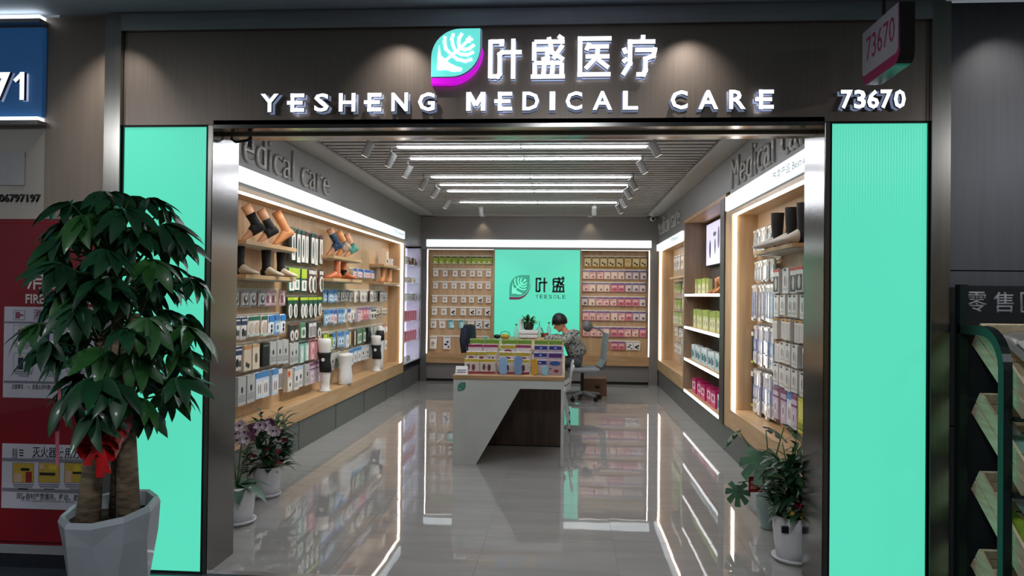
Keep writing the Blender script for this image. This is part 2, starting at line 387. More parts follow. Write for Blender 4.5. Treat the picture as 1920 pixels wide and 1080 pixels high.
badge = MB().prism(leaf_outline(lx0, lx1, lz0, lz1), YS - .05, YS - .03, 'y', 0, 1).build('leaf_badge', [TEALF, SIDE], sg)
b = MB().prism(leaf_outline(lx0, lx1, lz0, lz1, .004), YS - .03, YS, 'y').build('halo_layer', RIM, None)
b.parent = badge; b.data.transform(Matrix.Translation(-sg.location))
mk = MB(); logo_marks(mk, lx0, lz0, lx1 - lx0, lz1 - lz0, YS - .053, YS - .05)
mk = mk.build('emblem_plume', FACE, None); mk.parent = badge; mk.data.transform(Matrix.Translation(-sg.location))
s_ = MB(); swoosh_mesh(s_, lx0, lx1 + .006, lz0, lz1, YS - .045, YS - .0); s_.build('magenta_swoosh', PURF, sg)
for ch, a, b_, c0, c1 in (('叶', 915, 983, 67, 152), ('盛', 992, 1063, 66, 151), ('医', 1081, 1151, 63, 147), ('疗', 1163, 1233, 64, 147)):
    P0, P1 = PY(a, c1, YF - .04), PY(b_, c0, YF - .04)
    raised(sg, draw_char(ch, P0.x, P0.z, P1.x - P0.x, (P1.z - P0.z) * .96, .024), 'character')
# latin line, letter by letter
X0, X1, ZB, ZT = -1.672, 1.062, 2.532, 2.632
def latin(ch, x, wd):
    if ch == 'E':
        t = .021; h = ZT - ZB
        def f(mb, g, d0, d1, mi, mis):
            R = lambda a, b, c, d: mb.prism([(x + a - g, ZB + c - g), (x + b + g, ZB + c - g), (x + b + g, ZB + d + g), (x + a - g, ZB + d + g)], d0, d1, 'y', mi, mis)
            R(.012, wd, 0, t); R(.012, wd, h - t, h); R(-.008, wd * .9, h / 2 - t / 2, h / 2 + t / 2); R(.012, .012 + t, 0, h)
        raised(sg, f)
        return
    if ch == 'M':
        h = ZT - ZB; t = .025
        raised(sg, lambda mb, g, d0, d1, mi, mis: [mb.stroke([(x + t / 2, ZB), (x + t / 2, ZT)], t + 2 * g, d0, d1, mi, mis), mb.stroke([(x + wd - t / 2, ZB), (x + wd - t / 2, ZT)], t + 2 * g, d0, d1, mi, mis),
               mb.stroke([(x + t * .55, ZT - .004), (x + wd / 2, ZB + h * .28)], t * .95 + 2 * g, d0, d1, mi, mis), mb.stroke([(x + wd - t * .55, ZT - .004), (x + wd / 2, ZB + h * .28)], t * .95 + 2 * g, d0, d1, mi, mis)])
        return
    for k, (th, off, bd, fc, eg) in enumerate(((.018, .03, .026, FACE, SIDE), (.008, 0, .036, RIM, None))):
        o = letters('letter' if k == 0 else 'halo_layer', ch, fc, x - .003 * k, ZB - .003 * k, wd=wd + .006 * k, ht=ZT - ZB + .006 * k, thick=th, y=YS - off, bold=bd, parent=sg if k == 0 else None, edge=eg)
        if k == 0: first = o
        else: o.parent = first; o.data.transform(Matrix.Translation(-sg.location))
TXT = 'YESHENG MEDICAL CARE'
WD = {'Y': .102, 'E': .088, 'S': .082, 'H': .092, 'N': .090, 'G': .092, 'M': .104, 'D': .090, 'I': .030, 'C': .088, 'A': .104, 'L': .080, 'R': .086, ' ': .06}
gap = (X1 - X0 - sum(WD[c] for c in TXT)) / (len(TXT) - 1)
x = X0
for c in TXT:
    if c != ' ': latin(c, x, WD[c])
    x += WD[c] + gap
nb = thing('shop_number', 'white illuminated 73670 digits at the header corner', 'sign', (1.55, YF, 2.52))
x = 1.40
for c in '73670':
    for k, (th, off, bd, fc, eg) in enumerate(((.018, .028, .03, FACE, SIDE), (.006, 0, .045, RIM, None))):
        o = letters('digit' if k == 0 else 'halo_layer', c, fc, x - .002 * k, 2.53 - .002 * k, wd=.060 + .004 * k, ht=.098 + .004 * k, thick=th, y=YS - off, bold=bd, parent=nb if k == 0 else None, edge=eg)
        if k == 0: first = o
        else: o.parent = first; o.data.transform(Matrix.Translation(-nb.location))
    x += .066
# projecting number sign hung from the corridor ceiling
hs = thing('hanging_sign', 'projecting white and pink 73670 sign hung from the corridor ceiling', 'sign', (1.48, 3.645, 2.6))
y0, y1, z0, z1, r = 3.45, 3.86, 2.60, 2.870, .05
prof = [(y0, z1), (y0, z0 + r)] + [(y0 + r - r * math.cos(t), z0 + r - r * math.sin(t)) for t in (.4, .8, 1.2)] + [(y0 + r, z0), (y1 - r, z0)] + [(y1 - r + r * math.sin(t), z0 + r - r * math.cos(t)) for t in (.4, .8, 1.2)] + [(y1, z0 + r), (y1, z1)]
MB().prism(prof, 1.455, 1.525, 'x').build('casing', mat('sign_casing', '#2a2324', .25, .2, var=.05), hs, bevel=.004)
MB().prism([(a, b) for a, b in prof], 1.453, 1.4552, 'x').build('pink_face', mat('sign_pink', '#b8306c', .35, var=.03), hs)
pw = [(y0 + .004, z1 - .004), (y0 + .004, z0 + .075)] + [(y0 + .03 - .026 * math.cos(t), z0 + .075 - .026 * math.sin(t)) for t in (.5, 1.1)] + [(y0 + .03, z0 + .049), (y1 - .03, z0 + .049)] + [(y1 - .03 + .026 * math.sin(t), z0 + .075 - .026 * math.cos(t)) for t in (.5, 1.1)] + [(y1 - .004, z0 + .075), (y1 - .004, z1 - .004)]
MB().prism(pw, 1.4505, 1.453, 'x').build('white_face', mat('sign_white', '#c9c6d0', .35, var=.02), hs)
o = letters('number_print', '73670', mat('sign_print_pink', '#c0406e', .4, var=.02), -.16, -.055, wd=.32, ht=.115, thick=.0008, y=0, bold=.0, parent=hs, loc=(1.4503 - 1.48, 0, .165), rz=-math.pi / 2)
MB().tube([(1.49, 3.70, 2.865), (1.49, 3.70, 3.10)], .008).build('hanger_rod', DARK, hs)
# black lock hanging in the shutter slot
lk = thing('shutter_lock', 'black shutter lock hanging under the opening soffit', 'lock', (PY(455, 252, 4.22).x, 4.22, 2.44))
c = lk.location
MB().tube([(c.x - .06, c.y, 2.46), (c.x - .065, c.y, 2.43), (c.x - .04, c.y, 2.415), (c.x + .03, c.y, 2.425), (c.x + .05, c.y, 2.44), (c.x + .05, c.y, 2.46)], .008).build('shackle', BLACK, lk, smooth=True)
MB().box(c.x + .035, c.x + .06, c.y - .012, c.y + .012, 2.385, 2.43).build('body', BLACK, lk, bevel=.004)
# ================================================================== NEIGHBOUR ON THE WEST SIDE
bs = thing('blue_shop_sign', 'blue illuminated neighbour sign with white digits 71', 'sign', (-3.9, YF, 2.47))
MB().box(-5, -2.934, YF - .03, YF + .004, 2.52, 3.02).build('blue_panel', mat('blue_acrylic', '#2c5684', .35, emit='#204a78', es=.45), bs)
for z in (2.48, 3.045):
    MB().box(-5, -2.925, YF - .07, YF + .004, z - .01, z + .012).build('rail', STEEL, bs)
    MB().box(-5, -2.925, YF - .072, YF - .02, z + .013, z + .030).build('led_bar', mat('led_bar_cool', '#ffffff', .5, emit='#eaf6ff', es=2.0), bs)
zb_ = 2.605
for d0, d1, gr, fm, nm in ((YF - .065, YF - .045, 0, [FACE, SIDE], 'digit'), (YF - .036, YF - .03, .004, [RIM], 'halo_layer')):
    xa = PY(30, 195, YF - .05).x; xb = PY(48, 195, YF - .05).x; mb = MB()
    mb.stroke([(xb - .012, zb_), (xb - .012, zb_ + .155)], .026 + 2 * gr, d0, d1, 0, len(fm) - 1); mb.stroke([(xa, zb_ + .105), (xb - .014, zb_ + .145)], .022 + 2 * gr, d0, d1, 0, len(fm) - 1)
    mb.build(nm, fm, bs)
for c, a in (('7', 0),):
    P0 = PY(-10, 195, YF - .05)
    letters('digit', c, FACE, P0.x, 2.605, ht=.155, wd=.10 if c == '7' else .062, thick=.02, y=YF - .045, bold=.04, parent=bs, edge=SIDE)
    letters('halo_layer', c, RIM, P0.x - .003, 2.602, ht=.161, wd=.106 if c == '7' else .068, thick=.006, y=YF - .03, bold=.06, parent=bs)
pl = thing('contact_plate', 'blank white plate and phone number on the pale neighbour wall', 'plate', (-3.1, YF, 2.03))
MB().box(-3.24, -3.05, YF - .004, YF + .005, 2.14, 2.325).build('white_plate', mat('plate_white', '#b4b2b4', .5, var=.04), pl)
letters('phone_number', '8806797197', mat('print_black', '#1c1b20', .5, var=.05), -3.26, 2.045, wd=.305, ht=.045, thick=.006, y=YF + .004, bold=.015, parent=pl)
# --- fire hydrant cabinet
RED = mat('fire_red_enamel', '#800a1a', .28, var=.04, scale=4, coat=.3)
fc = thing('fire_hydrant_cabinet', 'red fire hydrant cabinet with white instruction boards behind the money tree', 'cabinet', (-3.05, YF, .13))
MB().box(-3.5, -2.574, YF - .012, YF + .018, .13, 1.946).build('body', RED, fc)
MB().box(-3.47, -2.61, YF - .028, YF - .012, .15, 1.925).build('door', RED, fc, bevel=.004)
PRW = mat('print_offwhite', '#d8d4d2', .5, var=.02)
yd = YF - .028
def text_px(name, s, m, px0, px1, py0, py1, parent, y, bold=0., th=.0008):
    a, b = PY(px0, py1, y), PY(px1, py0, y)
    return letters(name, s, m, a.x, a.z, wd=b.x - a.x, ht=b.z - a.z, thick=th, y=y, bold=bold, parent=parent)
text_px('chinese_title', '消 火 栓', PRW, 50, 178, 502, 543, fc, yd, .01)
text_px('english_title', 'FIRE HYDRANT', PRW, 48, 184, 553, 569, fc, yd, .02)
BOARD = mat('board_white', '#c2bfcc', .45, var=.02)
MAR = mat('print_maroon', '#5a1426', .5, var=.03); INKB = mat('print_ink', '#22202c', .5, var=.03); INKG = mat('print_grey', '#7a7684', .5, var=.03)
def board(name, px0, px1, py0, py1):
    a, b = PY(px0, py1, yd), PY(px1, py0, yd)
    return MB().box(a.x, b.x, yd - .004, yd, a.z, b.z).build(name, BOARD, fc, bevel=.001)
yb = yd - .004
def rect_px(mb, px0, px1, py0, py1, mi=0, th=.0006):
    a, b = PY(px0, py1, yb), PY(px1, py0, yb); mb.box(a.x, b.x, yb - th, yb, a.z, b.z, mi)
def sub(o, parent, root):
    o.parent = parent; o.data.transform(Matrix.Translation(-root.location)); return o
b1 = board('instruction_board', 6, 190, 577, 745)
for nm, s, m, a, bq, c0, c1, bd in (('title_print', '消火栓使用方法', MAR, 63, 176, 581, 596, .008), ('subtitle_print', 'INSTRUCTIONS FOR USING FIRE HYDRANT', INKG, 63, 176, 597, 601, 0),
                     ('note_print', '注意事项：一、发现火灾时请使用；二、火灾扑灭后请关闭阀门', INKB, 22, 176, 723, 730, .01)):
    sub(text_px(nm, s, m, a, bq, c0, c1, None, yb, bd), b1, fc)
for py in (605, 717): mb = MB(); rect_px(mb, 7, 189, py, py + 1); sub(mb.build('rule_line', INKG), b1, fc)
def picto(px, py, pw, ph, bg, shapes, board_, cap):
    mb = MB(); rect_px(mb, px - 1, px + pw + 1, py - 1, py + ph + 1, 0); rect_px(mb, px, px + pw, py, py + ph, 1, .0009)
    for (kind, a, b, c_, d, mi) in shapes:
        if kind == 'r': rect_px(mb, px + a * pw, px + c_ * pw, py + b * ph, py + d * ph, mi, .0012 + .0002 * mi)
        else:
            P = PY(px + a * pw, py + b * ph, yb); rr = c_ * pw * P.y / FPX
            mb.prism([(P.x + rr * math.cos(t * .5236), P.z + rr * math.sin(t * .5236)) for t in range(12)], yb - .0018, yb - .0002, 'y', mi)
    sub(mb.build('pictogram', [INKG, bg, ink('#1d2348'), ink('#8c2424'), ink('#c9a58c'), ink('#c8b43c'), ink('#1a1a1a')]), board_, fc)
    if cap:
        mb = MB()
        for k, (u0, u1) in enumerate(((.0, 1.0), (.05, .95), (.25, .75))): rect_px(mb, px + u0 * pw, px + u1 * pw, py + ph + 4 + k * 4, py + ph + 5.6 + k * 4)
        sub(mb.build('caption_print', INKG), board_, fc)
for i in range(3):
    for j in range(2):
        sh = [('r', .22, .25, .50, 1, 2), ('e', .36, .16, .10, 0, 4), ('r', .46, .35, .70, .48, 2)]
        sh += [('r', .72, .05, .96, .95, (5, 3, 3)[i])] if j == 0 else [('r', .60, .15, .95, .80, 3)]
        picto(26 + 49 * i, 611 + 52 * j, 36, 29, BOARD, sh, b1, True)
mb = MB(); rect_px(mb, 25, 47, 582, 600, 0); rect_px(mb, 26, 46, 583, 599, 1, .0009); rect_px(mb, 29, 38, 585, 597, 2, .0012); rect_px(mb, 38, 44, 589, 593, 2, .0012)
sub(mb.build('hydrant_symbol', [INKG, BOARD, ink('#8a4a5c')]), b1, fc)
b2 = board('extinguisher_board', 3, 192, 836, 952)
for nm, s, m, a, bq, c0, c1, bd in (('title_print', '灭火器使用方法', INKB, 61, 166, 840, 857, .008), ('subtitle_print', 'INSTRUCTIONS FOR USING FIRE EXTINGUISHERS', INKG, 60, 166, 858, 862, 0),
                     ('note_print', '消防器材严禁挪用，移动，遮挡', INKB, 30, 155, 927, 936, .008), ('note_print', 'No Fire equipment to be moved or blocked', INKG, 40, 140, 938, 942, 0)):
    sub(text_px(nm, s, m, a, bq, c0, c1, None, yb, bd), b2, fc)
for py in (863.5, 920): mb = MB(); rect_px(mb, 4, 191, py, py + 1); sub(mb.build('rule_line', INKG), b2, fc)
YEL = ink('#b89a3c')
for i, sh in enumerate(([('r', .08, .55, .45, .98, 4), ('r', .62, .45, .92, 1, 3), ('r', .4, .25, .8, .38, 6)], [('r', .05, .05, .25, .3, 4), ('r', .05, .5, .8, .62, 6), ('r', .5, .1, .9, .35, 5)], [('r', .05, .4, .35, 1, 4), ('r', .4, .45, .9, .55, 6), ('e', .6, .3, .2, 0, 5)])):
    picto(24 + 48.5 * i, 869, 39, 35, YEL, sh, b2, True)
letters_box = text_px('side_mark', '重量', INKB, 23, 33, 841, 858, None, yb); sub(letters_box, b2, fc)
mb = MB()
for k in range(3): rect_px(mb, 36, 44, 843 + 5 * k, 845 + 5 * k)
sub(mb.build('hatch_mark', INKB), b2, fc)
# ================================================================== CEILING LAMPS
SY = (5.39, 6.01, 7.25, 7.87, 9.11, 9.75, 10.35, 11.60)  # the two rows nearest the entrance are unseen, added to brighten that end
for i, y in enumerate(SY):
    for j, (x0, x1) in enumerate(((-1.655, -.462), (-.448, .752))):
        t = thing('linear_light', 'slim white ceiling light strip, %s row from the rear wall, %s half' % (ORD[len(SY) - 1 - i], ('money-tree side', 'number-sign side')[j]), 'ceiling light', ((x0 + x1) / 2, y, 2.98), group='ceiling light strips')
        MB().box(x0, x1, y - .036, y + .036, 2.982, 3.06).build('housing', WHITE, t)
        MB().box(x0 + .006, x1 - .006, y - .03, y + .03, 2.974, 2.982).build('diffuser', STRIP, t)
def lamp(name, kind, loc, power, parent=None, color=(1, .97, .93), size=.05, spot=60, blend=.6, aim=None):
    l = bpy.data.lights.new(name, kind); l.energy = power; l.color = color
    if kind == 'SPOT': l.spot_size = math.radians(spot); l.spot_blend = blend; l.shadow_soft_size = size
    if kind == 'AREA': l.shape = 'RECTANGLE'; l.size, l.size_y = size
    o = bpy.data.objects.new(name, l); COL.objects.link(o); o.location = loc
    if aim is not None: o.rotation_euler = (Vector(aim) - Vector(loc)).to_track_quat('-Z', 'Y').to_euler()
    if parent is not None:
        o.parent = parent; o.location = Vector(loc) - parent.location
    return o
SPOTB = mat('spotlight_grey', '#8e8d8c', .4, var=.03)
LENS = mat('spot_lens', '#ffffff', .2, emit='#fff1de', es=2.0)
def spotlight(px, py, aim, label, power=P_SPOT, z=2.87):
    P = PZ(px, py, z); t = thing('track_spotlight', label, 'spotlight', (P.x, P.y, z), group='ceiling spotlights')
    d = (Vector(aim) - P).normalized()
    MB().tube([P + d * -.07, P + d * .07], .036, 16).build('cylinder_head', SPOTB, t, smooth=False)
    MB().tube([P + d * .0702, P + d * .073], .029, 16).build('lens', LENS, t)
    MB().tube([P - d * .02, (P.x, P.y, 2.95), (P.x, P.y, 2.99)], .012, 8).build('stem', SPOTB, t)
    lamp('spot_beam', 'SPOT', P + d * .078, power, t, (1, .94, .86), .02, 70, .7, aim)
for k, (px, py) in enumerate(((690, 279), (733, 300), (764, 321), (794, 345), (816, 361), (838, 382))):
    P = PZ(px, py, 2.87); spotlight(px, py, (-2.72, P.y + .25, 1.2), 'grey track spotlight over the foot-model wall, %s from the entrance' % ORD[k])
for k, (px, py) in enumerate(((1228, 279), (1204, 313), (1187, 345), (1177, 363), (1168, 380), (1161, 392))):
    P = PZ(px, py, 2.87); spotlight(px, py, (1.72, P.y + .25, 1.2), 'grey track spotlight over the television wall, %s from the entrance' % ORD[k])
for k, (px, py) in enumerate(((902, 396), (1114, 395))):
    P = PZ(px, py, 2.88); spotlight(px, py, (P.x + .02, 13.5, .9), 'grey ceiling spotlight washing the rear wall above %s' % ('the pale sachets', 'the pink packs')[k], z=2.88)
for x, nm in ((-1.49, 'pale sachet wall'), (.40, 'pink pack wall')):
    t = thing('wall_washer', 'small warm recessed downlight glowing over the %s' % nm, 'downlight', (x, 13.30, 2.94), group='recessed wall washers')
    MB().lathe([(.030, 2.936), (.045, 2.936), (.045, 2.949), (.030, 2.949)], 20, x, 13.30).build('trim_ring', WHITE, t)
    MB().lathe([(.001, 2.945), (.030, 2.945), (.030, 2.949), (.001, 2.949)], 16, x, 13.30).build('lens', mat('warm_lens', '#ffffff', .3, emit='#ffd9a0', es=4), t)
    lamp('washer_beam', 'SPOT', (x, 13.30, 2.93), 4, t, (1, .82, .55), .02, 80, .8, (x, 13.45, 2.0))
t = thing('dome_camera', 'small white security camera in the rear ceiling corner', 'camera', (1.44, 12.9, 2.86))
MB().lathe([(.05, 2.92), (.05, 2.95)], 16, 1.44, 12.9).build('mount', WHITE, t)
MB().tube([(1.44, 12.98, 2.875), (1.44, 12.84, 2.865)], .038, 14).build('housing', WHITE, t)
MB().tube([(1.44, 12.839, 2.865), (1.44, 12.832, 2.8645)], .03, 14).build('lens', BLACK, t)
MB().tube([(1.44, 12.9, 2.88), (1.44, 12.9, 2.925)], .015, 8).build('bracket', WHITE, t)
# corridor downlights that graze the header
for k, x in enumerate((-2.5, -.93, .64, 2.22)):
    y = 3.72
    t = thing('corridor_downlight', 'recessed corridor downlight grazing the header, %s from the blue sign' % ORD[k], 'downlight', (x, y, 3.09), group='corridor downlights')
    MB().lathe([(.04, 3.092), (.055, 3.092), (.055, 3.10), (.04, 3.10)], 20, x, y).build('trim_ring', WHITE, t)
    MB().lathe([(.001, 3.096), (.04, 3.096), (.04, 3.0995), (.001, 3.0995)], 16, x, y).build('lens', LENS, t)
    lamp('downlight_beam', 'SPOT', (x, y, 3.085), P_FRONT, t, (1, .93, .86), .02, 75, 1.0, (x, 4.0, 2.5))
for k, x in enumerate((-4.2, 0, 4.2)):
    t = thing('corridor_light_panel', 'square corridor ceiling light panel, %s along the passage' % ORD[k], 'ceiling light', (x, .6, 3.08), group='corridor ceiling light panels')
    MB().box(x - .3, x + .3, .3, .9, 3.085, 3.10).build('frame', WHITE, t)
    MB().box(x - .28, x + .28, .32, .88, 3.082, 3.085).build('diffuser', mat('panel_diffuser', '#f4f6f8', .4, emit='#eef4ff', es=.8), t)
    lamp('panel_light', 'AREA', (x, .6, 3.075), P_HALL, t, (.92, .96, 1), (.56, .56))
# ================================================================== WALL FIXTURES
def fascia_text(t, y, face, ln=2.58, x=XL, body='Medical care'):
    m = mat('letter_steel', '#b4b0ac', .35, .35, var=.05)
    ext = lambda s_: (min(v.co.x for v in glyphs(s_, -.005, 3).vertices), max(v.co.x for v in glyphs(s_, -.005, 3).vertices))
    e0, e1 = ext(body); k = ln / (e1 - e0); hz = .30 / .711
    for i, c in enumerate(body):
        if c == ' ': continue
        g0, g1 = ext(c); x1 = ext(body[:i + 1])[1]; lo = min(v.co.y for v in glyphs(c, -.005, 3).vertices); hi = max(v.co.y for v in glyphs(c, -.005, 3).vertices)
        letters('letter', c, m, (x1 - (g1 - g0) - e0) * k, lo * hz, wd=(g1 - g0) * k, ht=(hi - lo) * hz, thick=.018, y=0, bold=-.005, parent=t, res=3, edge=m, loc=Vector((x, y, 2.605)) - t.location, rz=math.pi / 2 * face)
HOOK = {}
def hook_mesh(d):
    if d not in HOOK: HOOK[d] = MB().box(-.0025, .0025, -d, 0, -.0025, .0025).mesh('hook', mat('hook_chrome', '#cfcfcf', .25, .9, var=.03))
    return HOOK[d]
# ---- the long wall with the foot models
lw = thing('display_cabinet', 'long oak wall cabinet with foot models and hanging packs behind the orchid', 'cabinet', (-2.73, 8.4, 0))
Y0, Y1 = 4.7, 12.02
MB().box(-2.93, -2.615, YF + .33, 13.55, 0, .285).build('plinth', PLINTH, lw)
for k in range(8): MB().box(-2.616, -2.612, 4.9 + 1.2 * k, 4.904 + 1.2 * k, .01, .283).build('plinth_joint', BLACK, lw)
MB().box(-2.86, XL, Y0, Y1, .295, .465).build('base_board', WOODH, lw, bevel=.002)
MB().box(-2.90, -2.85, Y0, Y1, .465, 2.40).build('back_board', WOOD, lw)
for y in (Y0, Y1 - .075): MB().box(-2.85, XL, y, y + .075, .465, 2.36).build('end_panel', WOOD, lw)
MB().box(-2.85, XL, Y0, Y1, 2.36, 2.40).build('top_board', WOODH, lw)
MB().box(-2.85, XL, YF + .33, 13.5, 2.402, ZC).build('fascia', GREY, lw)
MB().box(-2.645, -2.612, Y0 + .1, Y1 - .078, 2.349, 2.36).build('led_profile', LED, lw)
MB().box(-2.645, -2.612, Y1 - .088, Y1 - .0755, .47, 2.349).build('led_profile', LED, lw)
MB().box(XL, XL + .035, Y0, 11.86, 2.424, 2.548).build('lightbox', LBOX, lw, bevel=.01)
letters('lightbox_print', '热卖产品 Best-sellers', mat('print_grey_blue', '#7c8c94', .5, var=.03), 0, 0, wd=.72, ht=.062, thick=.0008, y=0, parent=lw, loc=Vector((XL + .0352, 11.08, 2.462)) - lw.location, rz=math.pi / 2)
fascia_text(lw, 5.49, 1)
SHM = WOODH
SHELVES = []
for (ya, yb_) in ((6.05, 7.22), (8.40, 9.60), (10.78, 11.93)):
    for z in (1.985, 1.70) if ya < 7 else (1.985, 1.725):
        MB().box(-2.85, -2.63, ya, yb_, z - .036, z).build('shelf', SHM, lw, bevel=.002)
        MB().box(-2.85, -2.66, ya + .02, yb_ - .02, z - .046, z - .036).build('shelf_support', mat('pale_metal', '#b9b6b0', .4, .3, var=.03), lw)
# ---- lit case in the rear corner
lc = thing('lit_display_case', 'white lit display case with pink chevron packs in the rear corner', 'display case', (-2.73, 12.66, .43))
CASEW = mat('case_white_glow', '#e9e8f4', .4, emit='#dcdcf6', es=.8)
MB().box(-2.87, -2.845, 12.04, 13.42, .43, 2.37).build('back_panel', CASEW, lc)
MB().box(-2.845, -2.60, 13.36, 13.42, .43, 2.37).build('side_panel', mat('case_side', '#d6d5de', .4, var=.03), lc)
MB().box(-2.845, -2.60, 12.022, 12.04, .43, 2.37).build('side_panel', mat('case_side', ''), lc)
MB().box(-2.845, -2.60, 12.04, 13.36, .41, .43).build('bottom_panel', mat('case_side', ''), lc)
GLASS = mat('shelf_glass', '#e8f2f2', .08, alpha=.35)
for z in (.76, 1.10, 1.44, 1.75, 2.05): MB().box(-2.84, -2.615, 12.045, 13.355, z - .01, z).build('glass_shelf', GLASS, lc)
MB().box(-2.61, -2.60, 12.04, 12.055, .43, 2.37).build('edge_profile', STEEL, lc); MB().box(-2.61, -2.60, 13.34, 13.36, .43, 2.37).build('edge_profile', STEEL, lc)
# ---- rear wall
rw = thing('rear_display_unit', 'grey rear wall fixture with two oak niches and a white light band', 'wall unit', (-.5, 13.45, 0))
MB().box(-2.6, XR, 13.40, 13.69, 2.365, ZC).build('fascia', GREY, rw)
MB().box(-2.52, XR, 13.45, 13.69, .05, .33).build('lower_panel', GREY, rw); MB().box(-2.52, XR, 13.47, 13.69, 0, .05).build('toe_kick', BLACK, rw)
MB().box(-2.6, -2.49, 13.40, 13.69, 0, 2.365).build('side_pier', PLINTH, rw); MB().box(1.45, XR, 13.40, 13.69, .0, 2.365).build('side_pier', GREY, rw)
for (x0, x1) in ((-2.49, -1.283), (.243, 1.45)):
    MB().box(x0, x1, 13.60, 13.69, .50, 2.365).build('back_board', WOOD, rw)
    MB().box(x0, x1, 13.40, 13.69, .33, .50).build('base_board', WOODX, rw, bevel=.002)
    MB().box(x0, x0 + .014, 13.41, 13.60, .5, 2.365).build('side_board', WOOD, rw); MB().box(x1 - .014, x1, 13.41, 13.60, .5, 2.365).build('side_board', WOOD, rw)
for (xa, xb) in ((-2.49, -2.476), (1.436, 1.45)): MB().box(xa, xb, 13.395, 13.409, .5, 2.36).build('led_profile', LED, rw)
for (xa, xb) in ((-2.476, -1.29), (.25, 1.436)): MB().box(xa, xb, 13.395, 13.405, 2.354, 2.363).build('led_profile', mat('led_soft', '#ffffff', .5, emit='#fff6ea', es=1.0), rw)
MB().box(-2.505, 1.475, 13.36, 13.40, 2.405, 2.535).build('lightbox', LBOX, rw, bevel=.01)
gp = thing('emblem_panel', 'mint green rear panel with a leaf emblem and dark characters', 'light panel', (-.52, 13.4, .05))
MB().box(-1.283, .243, 13.41, 13.69, .33, 2.365).build('housing', DARK, gp)
MB().box(-1.275, .235, 13.40, 13.41, .335, 2.362).build('acrylic_face', mat('green_rear_acrylic', '#3f9f86', .35, emit=(.085, .56, .39), es=.92), gp)
a, b = PY(955, 556, 13.4), PY(993, 516, 13.4); YS = 13.40
sh_ = MB().prism(leaf_outline(a.x, b.x, a.z, b.z), 13.392, 13.40, 'y').build('leaf_badge', mat('badge_green', '#2c8f74', .4, emit=(.03, .30, .20), es=.6), gp)
mk = MB(); logo_marks(mk, a.x, a.z, b.x - a.x, b.z - a.z, 13.3905, 13.392); mk = mk.build('emblem_plume', mat('badge_mint', '#6fd8bc', .4, emit=(.15, .62, .46), es=.7), None); sub(mk, sh_, gp)
s_ = MB(); swoosh_mesh(s_, a.x, b.x + .01, a.z, b.z, 13.392, 13.40); s_.build('plum_swoosh', mat('badge_plum', '#8a3a5c', .4, var=.03), gp)
INK1 = mat('sign_black', '#0d1512', .4, var=.03)
for ch, p0, p1 in (('叶', 1004, 1028), ('盛', 1034, 1060)):
    a, b = PY(p0, 549, 13.395), PY(p1, 518, 13.395); mb = MB(); draw_char(ch, a.x, a.z, b.x - a.x, (b.z - a.z) * .95, .03)(mb, 0, 13.392, 13.40, 0, 0); mb.build('character', INK1, gp)
a, b = PY(1004, 559.5, 13.395), PY(1061, 553, 13.395)
x = a.x
for c in 'YEESOLE':
    letters('letter', c, mat('sign_dark_green', '#154a3a', .4, var=.03), x, a.z, wd=.055, ht=b.z - a.z, thick=.003, y=13.40, bold=0, parent=gp); x += .079
# ---- the wall with the television: three units
def side_unit(name, label, y0, y1, zb=.46, text_y=None, lb=(2.405, 2.55), far_led=True, text=None):
    t = thing(name, label, 'cabinet', (1.75, (y0 + y1) / 2, 0))
    MB().box(1.615, 1.97, y0, y1, 0, .272).build('plinth', PLINTH, t)
    MB().box(XR, 1.86, y0, y1, .282, zb).build('base_board', WOODH, t, bevel=.002)
    MB().box(1.85, 1.90, y0, y1, zb, 2.36).build('back_board', WOOD, t)
    MB().box(XR, 1.85, y1 - .09, y1, zb, 2.36).build('end_panel', WOOD, t); MB().box(XR, 1.85, y0, y0 + .05, zb, 2.36).build('end_panel', WOOD, t)
    MB().box(XR, 1.85, y0, y1, 2.36, 2.395).build('top_board', WOODH, t)
    MB().box(XR, 1.85, y0, y1, 2.397, ZC).build('fascia', GREY, t)
    MB().box(1.615, 1.645, y1 - .104, y1 - .0905, zb + .003, 2.35).build('led_profile', LED, t)
    MB().box(1.615, 1.645, y0 + .06, y1 - .092, 2.35, 2.36).build('led_profile', LED, t)
    MB().box(XR - .035, XR, y0, y1 + (.06 if y1 < 8 else -.02), lb[0], lb[1]).build('lightbox', LBOX, t, bevel=.01)
    if text_y: fascia_text(t, text_y, -1, x=XR)
    if text: letters('lightbox_print', '热卖产品 Best-sellers', mat('print_grey_dark', '#39464c', .5, var=.03), 0, 0, wd=text[1], ht=.07, thick=.0008, y=0, parent=t, loc=Vector((XR - .0352, text[0], (lb[0] + lb[1]) / 2 - .035)) - t.location, rz=-math.pi / 2)
    return t
ru = side_unit('display_cabinet', 'oak wall cabinet of clear bags and boots behind the monstera', 4.5, 7.60, text_y=7.50, text=(5.92, 1.05))
fu = side_unit('display_cabinet', 'oak wall cabinet of lime packs in the rear corner by the pink packs', 10.50, 13.42, text_y=13.60 - .12, lb=(2.35, 2.465), text=(11.6, .8))
MB().box(1.85, 1.63, 5.62, 6.74, 1.925, 1.955).build('shelf', WOODH, ru, bevel=.002)
MB().box(1.85, 1.66, 5.64, 6.72, 1.915, 1.925).build('shelf_support', mat('pale_metal', ''), ru)
MB().box(1.85, 1.63, 10.70, 12.2, 1.83, 1.86).build('shelf', WOODH, fu, bevel=.002)
mu = thing('open_shelf_unit', 'open walnut shelf unit with lit white shelf edges and a television', 'shelf unit', (1.75, 9.2, 0))
MB().box(1.615, 1.97, 7.60, 10.50, 0, .27).build('plinth', PLINTH, mu)
MB().box(1.585, 1.93, 7.79, 7.99, .27, 2.56).build('post', mat('dark_walnut_post', '#4a4440', .4, var=.1, scale=4, stretch=(6, 6, .5)), mu)
